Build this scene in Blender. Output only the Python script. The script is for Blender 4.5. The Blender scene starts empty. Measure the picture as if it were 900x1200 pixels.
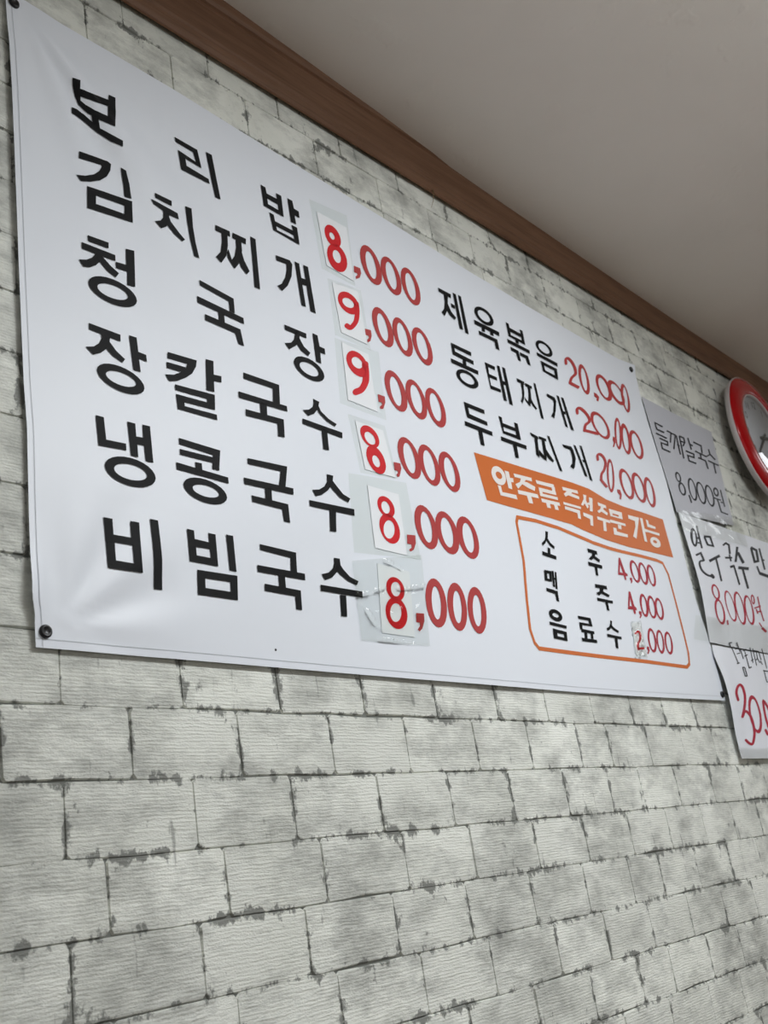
import bpy, bmesh, math, random
from mathutils import Vector, Matrix, noise
from mathutils.geometry import tessellate_polygon

# ---------------------------------------------------------------- lamps and colours
LAMPS = [(1.6, -1.38, 2.6, 1.2, 34), (4.25, -.62, 2.6, .6, 3.5), (5.0, -2.2, 2.6, 1.2, 14), (5.3, -3.6, 2.6, 1.2, 6), (-.5, -1.5, 2.6, 1.2, 4.5)]  # far-right rear lamp added for tape glints, left lamp added to brighten the wall
BULBS = [(1.6, -1.38, 2.5, 11.5)]
REAR_FILLS = [((1.2, -4.1, 1.5), (1.5708, 0, 0), 2.5, 1.6, 8)]  # added rear fill for ambient light; the wall behind it has no opening
SKY = 0.2
BRICK_A, BRICK_B, BRICK_C, BRICK_D = (.78, .79, .725), (.87, .88, .82), (.385, .39, .362), (.17, .175, .16)
JOINT = (118, 120, 114)
WOOD_A, WOOD_B, WOOD_C = (.145, .071, .038), (.22, .116, .068), (.060, .028, .015)
CEIL_A, CEIL_B = (.79, .735, .675), (.83, .775, .715)
VINYL_A, VINYL_B = (.79, .82, .88), (.82, .85, .91)

# ---------------------------------------------------------------- camera
# eye of the camera: 1 m in front of the brick wall, 1.2 m above the floor
EYE_Z = 1.2
scene = bpy.context.scene
col = scene.collection
AX = ((0.65842396, 0.16564874, 0.73419233),      # along the wall, in camera axes (right, down, forward)
      (-0.73663954, 0.34194472, 0.58346893),     # into the wall
      (-0.1544023, -0.92500503, 0.34716801))     # up
cam = bpy.data.cameras.new('camera')
cam.sensor_fit = 'HORIZONTAL'; cam.sensor_width = 36.0
cam.lens = 36.0*1232.158/900.0
cam.clip_start = .05
cam.dof.use_dof = True; cam.dof.focus_distance = 1.55; cam.dof.aperture_fstop = 15.0
camo = bpy.data.objects.new('camera', cam); col.objects.link(camo)
camo.matrix_world = Matrix((
    (AX[0][0], -AX[0][1], -AX[0][2], 0.0),
    (AX[1][0], -AX[1][1], -AX[1][2], -1.0),
    (AX[2][0], -AX[2][1], -AX[2][2], EYE_Z),
    (0, 0, 0, 1)))
scene.camera = camo
scene.view_settings.view_transform = 'Standard'
scene.view_settings.look = 'None'
scene.view_settings.gamma = 1.0
scene.view_settings.use_curve_mapping = False
scene.view_settings.exposure = 0.0

# ---------------------------------------------------------------- world and lamps
w = bpy.data.worlds.new('world'); scene.world = w; w.use_nodes = True
w.node_tree.nodes['Background'].inputs[0].default_value = (.9, .95, 1, 1)
w.node_tree.nodes['Background'].inputs[1].default_value = SKY

def area(name, loc, sx, sy, power, color, rot=(0, 0, 0)):
    l = bpy.data.lights.new(name, 'AREA'); l.shape = 'RECTANGLE'; l.size = sx; l.size_y = sy
    l.energy = power; l.color = color
    o = bpy.data.objects.new(name, l); o.location = loc; o.rotation_euler = rot; col.objects.link(o)
    return o
COOL = (.93, .97, 1.0)
for lx, ly, lz, sx, p in LAMPS:
    area('ceiling_and_fill_light', (lx, ly, lz), sx, .30, p, COOL)
def bulb(name, loc, r, power, color):
    l = bpy.data.lights.new(name, 'POINT'); l.shadow_soft_size = r; l.energy = power; l.color = color
    o = bpy.data.objects.new(name, l); o.location = loc; col.objects.link(o); return o
for lx, ly, lz, p in BULBS:
    bulb('ceiling_lamp_glow', (lx, ly, lz), .07, p, COOL)
for loc, rot, sx, sy, p in REAR_FILLS:
    area('rear_fill_light', loc, sx, sy, p, (.92, .96, 1), rot)

# ---------------------------------------------------------------- helpers
def lin(c):
    return tuple(((v/255.0)/12.92 if v <= 10 else (((v/255.0)+.055)/1.055)**2.4) for v in c)
def link(name, bm, mat, parent=None, smooth=False):
    me = bpy.data.meshes.new(name); bm.to_mesh(me); bm.free()
    for p in me.polygons: p.use_smooth = smooth
    if mat: me.materials.append(mat)
    o = bpy.data.objects.new(name, me); col.objects.link(o)
    if parent: o.parent = parent
    return o
def empty(name, loc=(0, 0, 0)):
    o = bpy.data.objects.new(name, None); o.empty_display_size = .05; o.location = loc; col.objects.link(o); return o
def tag(o, label=None, cat=None, group=None, kind=None):
    if label: o['label'] = label
    if cat: o['category'] = cat
    if group: o['group'] = group
    if kind: o['kind'] = kind
    return o
def under(o, root):
    """parent keeping the mesh where it was modelled (roots are only translated)"""
    o.parent = root; o.matrix_parent_inverse = Matrix.Translation(root.location).inverted(); return o

# ---------------------------------------------------------------- materials
def mat(name):
    m = bpy.data.materials.new(name); m.use_nodes = True
    return m, m.node_tree.nodes, m.node_tree.links, m.node_tree.nodes['Principled BSDF']
def plain(name, rgb, rough=.5, var=.0, scale=30, spec=.5, coat=0.0):
    m, n, l, b = mat(name)
    b.inputs['Roughness'].default_value = rough
    b.inputs['Specular IOR Level'].default_value = spec
    b.inputs['Coat Weight'].default_value = coat
    c = lin(rgb)
    if var:
        g = n.new('ShaderNodeNewGeometry'); t = n.new('ShaderNodeTexNoise')
        t.inputs['Scale'].default_value = scale; t.inputs['Detail'].default_value = 4
        l.new(g.outputs['Position'], t.inputs['Vector'])
        mx = n.new('ShaderNodeMix'); mx.data_type = 'RGBA'
        mx.inputs[6].default_value = (*[v*(1-var) for v in c], 1); mx.inputs[7].default_value = (*[min(1, v*(1+var)) for v in c], 1)
        l.new(t.outputs['Fac'], mx.inputs[0]); l.new(mx.outputs[2], b.inputs['Base Color'])
    else:
        b.inputs['Base Color'].default_value = (*c, 1)
    return m
def ramp(n, l, src, a, b, ca=(0, 0, 0, 1), cb=(1, 1, 1, 1)):
    r = n.new('ShaderNodeValToRGB'); r.color_ramp.elements[0].position = a; r.color_ramp.elements[1].position = b
    r.color_ramp.elements[0].color = ca; r.color_ramp.elements[1].color = cb
    l.new(src, r.inputs[0]); return r.outputs[0]
def math_node(n, l, op, a, b=None):
    k = n.new('ShaderNodeMath'); k.operation = op
    for i, v in enumerate((a, b)):
        if v is None: continue
        if isinstance(v, (int, float)): k.inputs[i].default_value = v
        else: l.new(v, k.inputs[i])
    return k.outputs[0]
def mixc(n, l, fac, a, b):
    mx = n.new('ShaderNodeMix'); mx.data_type = 'RGBA'
    for i, v in ((0, fac), (6, a), (7, b)):
        if isinstance(v, tuple): mx.inputs[i].default_value = (*v, 1) if len(v) == 3 else v
        elif isinstance(v, (int, float)): mx.inputs[i].default_value = v
        else: l.new(v, mx.inputs[i])
    return mx.outputs[2]
def noise_node(n, l, vec, scale, detail=4, rough=.55):
    t = n.new('ShaderNodeTexNoise'); t.inputs['Scale'].default_value = scale
    t.inputs['Detail'].default_value = detail; t.inputs['Roughness'].default_value = rough
    l.new(vec, t.inputs['Vector']); return t.outputs['Fac']
def stretched(n, l, vec, s, off=(0, 0, 0)):
    m = n.new('ShaderNodeMapping'); m.inputs['Scale'].default_value = s; m.inputs['Location'].default_value = off
    l.new(vec, m.inputs['Vector']); return m.outputs[0]

def brick_material():
    m, n, l, b = mat('embossed_brick_foam')
    P = n.new('ShaderNodeNewGeometry').outputs['Position']
    at = n.new('ShaderNodeAttribute'); at.attribute_name = 'rim'; rim = at.outputs['Fac']
    rnd = n.new('ShaderNodeObjectInfo').outputs['Random']
    ev = stretched(n, l, P, (1, 1, .7))
    cloud = noise_node(n, l, ev, 7, 6, .62)
    c = mixc(n, l, ramp(n, l, cloud, .36, .64), BRICK_A, BRICK_B)
    tone = math_node(n, l, 'ADD', .90, math_node(n, l, 'MULTIPLY', rnd, .15))
    tn = n.new('ShaderNodeCombineColor'); [l.new(tone, tn.inputs[k]) for k in range(3)]
    mu = n.new('ShaderNodeMix'); mu.data_type = 'RGBA'; mu.blend_type = 'MULTIPLY'; mu.inputs[0].default_value = 1
    l.new(c, mu.inputs[6]); l.new(tn.outputs[0], mu.inputs[7]); c = mu.outputs[2]
    # printed grey clouds, brushed sideways
    cl2 = noise_node(n, l, stretched(n, l, P, (1, 1, 2.0), (3.1, 0, 1.7)), 10, 9, .72)
    wide = noise_node(n, l, stretched(n, l, P, (1, 1, 1), (1.1, 0, 4.7)), 4.5, 2, .5)
    cs = math_node(n, l, 'ADD', cl2, math_node(n, l, 'MULTIPLY', math_node(n, l, 'SUBTRACT', wide, .5), .55))
    c = mixc(n, l, ramp(n, l, cs, .43, .68, (0, 0, 0, 1), (.92, .92, .92, 1)), c, BRICK_C)
    # chips and grey dabs, thick along the brick edges
    chip = noise_node(n, l, stretched(n, l, P, (1.2, 1, .85), (.4, 0, 2.2)), 36, 9, .68)
    big = noise_node(n, l, stretched(n, l, P, (1, 1, 1), (7.4, 0, 5.2)), 9, 3, .5)
    s = math_node(n, l, 'ADD', chip, math_node(n, l, 'MULTIPLY', rim, .17))
    s = math_node(n, l, 'ADD', s, math_node(n, l, 'MULTIPLY', math_node(n, l, 'SUBTRACT', big, .5), .5))
    c = mixc(n, l, ramp(n, l, s, .665, .72, (0, 0, 0, 1), (.85, .85, .85, 1)), c, BRICK_D)
    # fine vertical scratches
    scr = noise_node(n, l, stretched(n, l, P, (1, 1, .16), (2.2, 0, .3)), 70, 3, .5)
    c = mixc(n, l, ramp(n, l, math_node(n, l, 'ADD', scr, math_node(n, l, 'MULTIPLY', math_node(n, l, 'SUBTRACT', cl2, .5), .45)), .67, .74, (0, 0, 0, 1), (.55, .55, .55, 1)), c, BRICK_D)
    l.new(c, b.inputs['Base Color'])
    b.inputs['Roughness'].default_value = .62; b.inputs['Specular IOR Level'].default_value = .25
    # pressed sideways ribs about four millimetres apart, broken up by a crepe
    wv = n.new('ShaderNodeTexWave'); wv.wave_type = 'BANDS'; wv.bands_direction = 'Z'; wv.wave_profile = 'SIN'
    wv.inputs['Scale'].default_value = 74; wv.inputs['Distortion'].default_value = 4.5
    wv.inputs['Detail'].default_value = 3.0; wv.inputs['Detail Scale'].default_value = .35; wv.inputs['Detail Roughness'].default_value = .6
    l.new(stretched(n, l, P, (.8, 1, 1)), wv.inputs['Vector'])
    cre = noise_node(n, l, stretched(n, l, P, (.22, 1, 1)), 230, 3, .6)
    fine = noise_node(n, l, stretched(n, l, P, (.6, 1, 1)), 520, 2, .6)
    h = math_node(n, l, 'ADD', math_node(n, l, 'MULTIPLY', wv.outputs['Fac'], .26), math_node(n, l, 'MULTIPLY', cre, 1.8))
    h = math_node(n, l, 'ADD', h, math_node(n, l, 'MULTIPLY', fine, .8))
    bp = n.new('ShaderNodeBump'); bp.inputs['Strength'].default_value = .7; bp.inputs['Distance'].default_value = .0013
    l.new(h, bp.inputs['Height']); l.new(bp.outputs[0], b.inputs['Normal'])
    return m
def wood_material():
    m, n, l, b = mat('brown_wood_film')
    P = n.new('ShaderNodeNewGeometry').outputs['Position']
    v = stretched(n, l, P, (.55, 4, 6))
    a = noise_node(n, l, v, 7, 7, .65); f = noise_node(n, l, stretched(n, l, P, (.35, 9, 14)), 22, 4, .6)
    c = mixc(n, l, ramp(n, l, a, .33, .68), WOOD_A, WOOD_B)
    c = mixc(n, l, ramp(n, l, f, .52, .72, (0, 0, 0, 1), (.55, .55, .55, 1)), c, WOOD_C)
    k = noise_node(n, l, stretched(n, l, P, (1.6, 4, 5), (1.3, 0, .2)), 2.6, 2, .4)
    c = mixc(n, l, ramp(n, l, k, .70, .78, (0, 0, 0, 1), (.7, .7, .7, 1)), c, WOOD_C)
    l.new(c, b.inputs['Base Color']); b.inputs['Roughness'].default_value = .55; b.inputs['Specular IOR Level'].default_value = .25
    bp = n.new('ShaderNodeBump'); bp.inputs['Strength'].default_value = .15; bp.inputs['Distance'].default_value = .001
    l.new(f, bp.inputs['Height']); l.new(bp.outputs[0], b.inputs['Normal'])
    return m
def ceiling_material():
    m, n, l, b = mat('painted_ceiling')
    P = n.new('ShaderNodeNewGeometry').outputs['Position']
    c = mixc(n, l, ramp(n, l, noise_node(n, l, P, 2.2, 5, .6), .35, .65), CEIL_A, CEIL_B)
    l.new(c, b.inputs['Base Color']); b.inputs['Roughness'].default_value = .7
    bp = n.new('ShaderNodeBump'); bp.inputs['Strength'].default_value = .18; bp.inputs['Distance'].default_value = .004
    l.new(ramp(n, l, noise_node(n, l, P, 14, 3, .5), .62, .70), bp.inputs['Height']); l.new(bp.outputs[0], b.inputs['Normal'])
    return m
def vinyl_material():
    m, n, l, b = mat('white_banner_vinyl')
    P = n.new('ShaderNodeNewGeometry').outputs['Position']
    c = mixc(n, l, noise_node(n, l, P, 3, 3, .5), VINYL_A, VINYL_B)
    l.new(c, b.inputs['Base Color']); b.inputs['Roughness'].default_value = .42; b.inputs['Specular IOR Level'].default_value = .4
    bp = n.new('ShaderNodeBump'); bp.inputs['Strength'].default_value = .25; bp.inputs['Distance'].default_value = .004
    l.new(noise_node(n, l, stretched(n, l, P, (1, 1, 1.4)), 9, 2, .45), bp.inputs['Height']); l.new(bp.outputs[0], b.inputs['Normal'])
    return m
def tape_material(name, tint, refl=.06, rough=.16):
    m, n, l, b = mat(name); n.remove(b)
    t = n.new('ShaderNodeBsdfTransparent'); t.inputs[0].default_value = (*tint, 1)
    g = n.new('ShaderNodeBsdfGlossy'); g.inputs['Roughness'].default_value = rough
    fr = n.new('ShaderNodeFresnel'); fr.inputs['IOR'].default_value = 1.4
    mx = n.new('ShaderNodeMixShader')
    l.new(math_node(n, l, 'MULTIPLY', fr.outputs[0], refl), mx.inputs[0]); l.new(t.outputs[0], mx.inputs[1]); l.new(g.outputs[0], mx.inputs[2])
    l.new(mx.outputs[0], n['Material Output'].inputs[0])
    return m
M = dict(
    brick=brick_material(), wood=wood_material(), ceiling=ceiling_material(), vinyl=vinyl_material(),
    joint=plain('brick_joint', JOINT, .8, .25, 40),
    hem=plain('banner_hem', (205, 209, 214), .45),
    paper=plain('white_paper', (238, 240, 243), .6, .01, 20, .2),
    sign=plain('grey_sign_paper', (192, 193, 200), .55, .03, 12, .3),
    shiny_tape=tape_material('shiny_clear_tape', (.93, .94, .915), 1.0, .05),
    tape3=tape_material('thin_clear_tape', (.95, .955, .935), .38, .10),
    sign2=plain('white_sign_paper', (236, 238, 245), .55, .03, 12, .3),
    black=plain('black_print', (9, 10, 12), .6, 0, 1, .15),
    red_print=plain('brick_red_print', (176, 58, 58), .45, .05, 60, .35),
    crimson=plain('crimson_print', (168, 34, 52), .45, .05, 60, .35),
    marker=plain('red_marker_ink', (206, 12, 26), .5, .14, 160, .3),
    rose=plain('rose_brush_ink', (176, 40, 62), .55, .2, 90, .3),
    ink=plain('black_brush_ink', (44, 45, 50), .55, .2, 90, .3),
    orange=plain('orange_print', (206, 108, 48), .45, .04, 20, .35),
    white=plain('white_print', (236, 230, 226), .45, 0, 1, .35),
    tape=tape_material('clear_tape', (.93, .938, .912), .7, .10),
    tape2=tape_material('dull_clear_tape', (.925, .935, .905), .7, .10),
    pin=plain('black_plastic', (14, 14, 16), .35, 0, 1, .5),
    clock_red=plain('glossy_red_plastic', (172, 0, 10), .16, 0, 1, .35),
    clock_back=plain('pale_grey_plastic', (196, 188, 188), .4),
    dial=plain('clock_dial_paper', (240, 241, 247), .5),
    hand=plain('dark_grey_metal', (60, 68, 74), .35),
    wall_paint=plain('room_paint', (205, 203, 196), .8),
    floor=plain('floor_tiles', (120, 108, 94), .5, .1, 6),
)
def glass_material():
    m, n, l, b = mat('clock_glass'); n.remove(b)
    t = n.new('ShaderNodeBsdfTransparent'); t.inputs[0].default_value = (.96, .97, .97, 1)
    g = n.new('ShaderNodeBsdfGlossy'); g.inputs['Roughness'].default_value = .02
    fr = n.new('ShaderNodeFresnel'); fr.inputs['IOR'].default_value = 1.45
    mx = n.new('ShaderNodeMixShader'); l.new(fr.outputs[0], mx.inputs[0]); l.new(t.outputs[0], mx.inputs[1]); l.new(g.outputs[0], mx.inputs[2])
    l.new(mx.outputs[0], n['Material Output'].inputs[0]); return m
M['glass'] = glass_material()

# ---------------------------------------------------------------- the sheets on the wall: shape functions
def g(t): return math.exp(-t*t)
def disp(s, x, z):
    """height of a sheet's surface above the brick faces (x, z measured from the eye point)"""
    if s == 'banner':
        d = .0075 + .0012*math.sin(5.1*x+1.3*math.sin(4*z)) + .0010*math.sin(3.3*z+2.2*x+.6) + .0006*math.sin(11*x-6*z)
        dx, dz = x-.63, 1.245-z                       # folds fanning out of the top left pin
        r = math.hypot(dx, dz); a = math.atan2(dz, dx+1e-6)
        d += .0056*g((r-.20)/.17)*math.cos(15.0*(a-.80))*g((a-.80)/.42)
        dx, dz = x-.645, z-.345                       # puckers at the bottom left pin
        r = math.hypot(dx, dz); a = math.atan2(dz, dx+1e-6)
        d += .0026*g((r-.10)/.09)*math.cos(10*(a-.7))*g((a-.7)/.8)
        d += .007*g((x-.612)/.012)*g((z-.385)/.035)  # lifted hem beside it
        d += .0085*g((x-1.93-.35*(z-.7))/.10)*g((z-.78)/.24)   # the long soft fold on the right
        d += .004*g((x-2.27+.5*(z-1.0))/.05)*g((z-1.02)/.12)
        return d
    if s == 'poster1': return .006 + .003*g((x-2.40)/.05)*g((z-.82)/.1) + .0015*math.sin(9*x)
    if s == 'poster2': return .009 + .012*g((x-2.40)/.07)*g((z-.60)/.13) + .0015*math.sin(7*x+3*z)
    if s == 'poster3': return .010 + .012*g((x-2.39)/.06)*g((z-.33)/.10) + .0012*math.sin(8*x)
    return 0.0


# ---------------------------------------------------------------- the room
def quad(name, pts, m, kind='structure'):
    bm = bmesh.new(); bm.faces.new([bm.verts.new(p) for p in pts]); o = link(name, bm, m); tag(o, kind=kind); return o
X0, X1, YF = -1.6, 6.2, -4.2
def slab(name, lo, hi, m):
    bm = bmesh.new(); bmesh.ops.create_cube(bm, size=1)
    for v in bm.verts: v.co = [lo[i]+(v.co[i]+.5)*(hi[i]-lo[i]) for i in range(3)]
    return tag(link(name, bm, m), kind='structure')
slab('floor', (X0, YF, -.1), (X1, .1, 0), M['floor'])
slab('wall_left', (X0-.1, YF, 0), (X0, .1, 2.75), M['wall_paint'])
slab('wall_right', (X1, YF, 0), (X1+.1, .1, 2.75), M['wall_paint'])
slab('wall_front', (X0-.1, YF-.1, 0), (X1+.1, YF, 2.75), M['wall_paint'])
wall = slab('wall_back', (X0, .0032, 0), (X1, .12, 2.8), M['joint'])
wall['label'] = 'wall faced with pale grey embossed bricks'

def ceil_z(x):                                            # the ceiling sags a little to the right
    return EYE_Z + 1.453 + .045*math.exp(-(min(max(x, -.2), 6)-1.14)/.9)
bm = bmesh.new(); nx, ny = 40, 12
vs = [[bm.verts.new((X0+(X1-X0)*i/nx, YF+(.1-YF)*j/ny, ceil_z(X0+(X1-X0)*i/nx))) for j in range(ny+1)] for i in range(nx+1)]
for i in range(nx):
    for j in range(ny): bm.faces.new((vs[i][j], vs[i][j+1], vs[i+1][j+1], vs[i+1][j]))
tag(link('ceiling', bm, M['ceiling'], smooth=True), kind='structure')

prof = [(-.0032, 1.425), (.0085, 1.425), (.0085, 1.3775), (.012, 1.379), (.0165, 1.386), (.018, 1.393), (.0178, 1.400), (.015, 1.4035), (.0145, 1.406),
        (.0165, 1.411), (.0205, 1.470), (.0195, 1.475), (.0200, 1.478), (.0245, 1.480), (.0285, 1.486), (.0295, 1.494), (.0295, 1.60), (-.0032, 1.60)]
bm = bmesh.new(); n = 60; rows = []
for i in range(n+1):
    x = X0+(X1-X0)*i/n; s = .002*math.sin(x*1.7)
    rows.append([bm.verts.new((x, -o, EYE_Z+z+s*.4)) for o, z in prof])
for i in range(n):
    for k in range(len(prof)-1): bm.faces.new((rows[i][k], rows[i+1][k], rows[i+1][k+1], rows[i][k+1]))
trim = tag(link('trim_1', bm, M['wood']), kind='structure'); trim['label'] = 'brown wood-film moulding along the top of the wall'
bmesh_splinter = bmesh.new()
sp = [(1.5835, 1.386, .014), (1.5815, 1.372, .016), (1.5770, 1.352, .014), (1.5735, 1.336, .008)]
ring = []
for k, (x, z, o) in enumerate(sp):
    r = .0016*(1-.25*k)
    ring.append([bmesh_splinter.verts.new((x+r*math.cos(a), -o-r*math.sin(a), EYE_Z+z)) for a in (0, 2.1, 4.2)])
for k in range(3):
    for a in range(3): bmesh_splinter.faces.new((ring[k][a], ring[k][(a+1) % 3], ring[k+1][(a+1) % 3], ring[k+1][a]))
spl = link('loose_splinter', bmesh_splinter, plain('pale_splinter', (150, 128, 96), .7), trim); spl['label'] = 'pale loose splinter'

# ---------------------------------------------------------------- bricks
rnd = random.Random(5)
LINES = [-.386, -.302, -.2225, -.1435, -.0645, .0155, .0945, .1755, .2577, .3405, .427, .512, .599, .686, .772, .857, .9385, 1.02, 1.10, 1.1775, 1.257, 1.337, 1.417]
JOINTS = {
    8: [.645, .812, .972, 1.14, 1.307, 1.472, 1.625, 1.784, 1.939, 2.078, 2.226, 2.383],
    7: [.733, .896, 1.061, 1.222, 1.393, 1.547, 1.709, 1.82, 1.976, 2.13, 2.286, 2.443],
    6: [.643, .816, .976, 1.142, 1.306, 1.467, 1.632, 1.785, 1.906, 2.059, 2.223, 2.374, 2.516],
    5: [.69, .853, 1.016, 1.179, 1.336, 1.509, 1.665, 1.823, 1.979, 2.135, 2.283, 2.425],
    4: [.641, .809, .973, 1.139, 1.303, 1.471, 1.633, 1.788, 1.905, 2.059, 2.216, 2.37],
    3: [.69, .852, 1.015, 1.178, 1.336, 1.512, 1.666, 1.824, 1.98, 2.133, 2.286],
    2: [.94, 1.10, 1.262, 1.426, 1.587, 1.747, 1.862, 2.021, 2.166],
    1: [1.02, 1.18, 1.35, 1.51, 1.666, 1.824, 1.982, 2.122], 0: [1.37, 1.53, 1.69, 1.85, 2.0, 2.173],
    21: [.813, .985, 1.147, 1.307, 1.479, 1.639, 1.80, 1.956, 2.1, 2.252, 2.413, 2.56, 2.707],
    20: [.743, .903, 1.063, 1.232, 1.408, 1.569, 1.715, 1.852, 2.003, 2.16, 2.316, 2.462, 2.62, 2.786],
    19: [2.39, 2.547, 2.71]}
def hidden(x0, x1, z0, z1):                              # wholly behind the banner, the signs or out of sight
    if x0 > .66 and x1 < 2.36 and z0 > .335 and z1 < 1.17: return True
    if x0 > 2.43 and x1 < 2.78 and z0 > .21 and z1 < 1.08: return True
    if x0 > 2.3 and x1 < 2.43 and z0 > .335 and z1 < 1.10: return False
    # left and right ends of the frame on the wall
    xl = .50; xr = 2.45 + max(0, z0+.30)*.9
    if z0 > .8: xr = 3.25
    if x1 < xl or x0 > xr: return True
    if z1 < -.07 and x1 < .55+(-.07-z1)*3.0: return True
    return False
def brick(bm, rim, x0, x1, z0, z1):
    gap = .0005; w, h = x1-x0-2*gap, z1-z0-2*gap
    c = (x0+gap, z0+gap); r = .005
    pat = [(0, r), (r*.8, 0), (w*.5, 0), (w-r, 0), (w, r*.9), (w, h-r), (w-r*.8, h), (w*.5, h), (r, h), (0, h-r*.8)]
    j = lambda s: rnd.uniform(-s, s)
    out = [(c[0]+a+j(.0012), c[1]+b+(j(.0022) if k_ in (2, 7) else j(.0012))) for k_, (a, b) in enumerate(pat)]
    cx, cz = c[0]+w/2, c[1]+h/2
    ty, tx, tz = j(.0004), j(.004), j(.008)
    dy = lambda x, z: ty+tx*(x-cx)+tz*(z-cz)
    base = [bm.verts.new((x+(x-cx)/w*.0012, .0034, EYE_Z+z+(z-cz)/h*.0012)) for x, z in out]
    edge = [bm.verts.new((x-(x-cx)/w*.0018, .0004+dy(x, z), EYE_Z+z-(z-cz)/h*.0020)) for x, z in out]
    inn = [bm.verts.new((cx+(x-cx)*(1-.030/w), dy(x, z), EYE_Z+cz+(z-cz)*(1-.026/h))) for x, z in out]
    for v in base+edge: v[rim] = 1.0
    N = len(out)
    for a, b in ((base, edge), (edge, inn)):
        for i in range(N): bm.faces.new((a[i], a[(i+1) % N], b[(i+1) % N], b[i]))
    bm.faces.new(inn)
rest = bmesh.new(); rest_rim = rest.verts.layers.float.new('rim')
count = 0
LINES = [-.386-.0795*i for i in range(10, 0, -1)] + LINES
for k_, (z0, z1) in enumerate(zip(LINES, LINES[1:])):
    k = k_-10
    js = list(JOINTS.get(k, []))
    if not js: js = [(.69 if k % 2 else .612) + .163*i for i in range(17)]
    while js[0] > X0+.25: js.insert(0, js[0]-.1635+rnd.uniform(-.004, .004))
    while js[-1] < X1-.2: js.append(js[-1]+.157+rnd.uniform(-.005, .005))
    for a, b in zip(js, js[1:]):
        behind = (a > .66 and b < 2.36 and z0 > .335 and z1 < 1.17) or (a > 2.43 and b < 2.78 and z0 > .21 and z1 < 1.08)
        if behind: continue
        if k >= 0 and a < 3.5 and b > .38 and not hidden(a, b, z0, z1):
            bm = bmesh.new(); brick(bm, bm.verts.layers.float.new('rim'), a, b, z0, z1)
            link('brick', bm, M['brick'], wall); count += 1
        else:
            brick(rest, rest_rim, a, b, z0, z1)
tag(link('bricks', rest, M['brick'], wall), kind='stuff')      # the wall goes on outside the frame
print('bricks', count)

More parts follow.
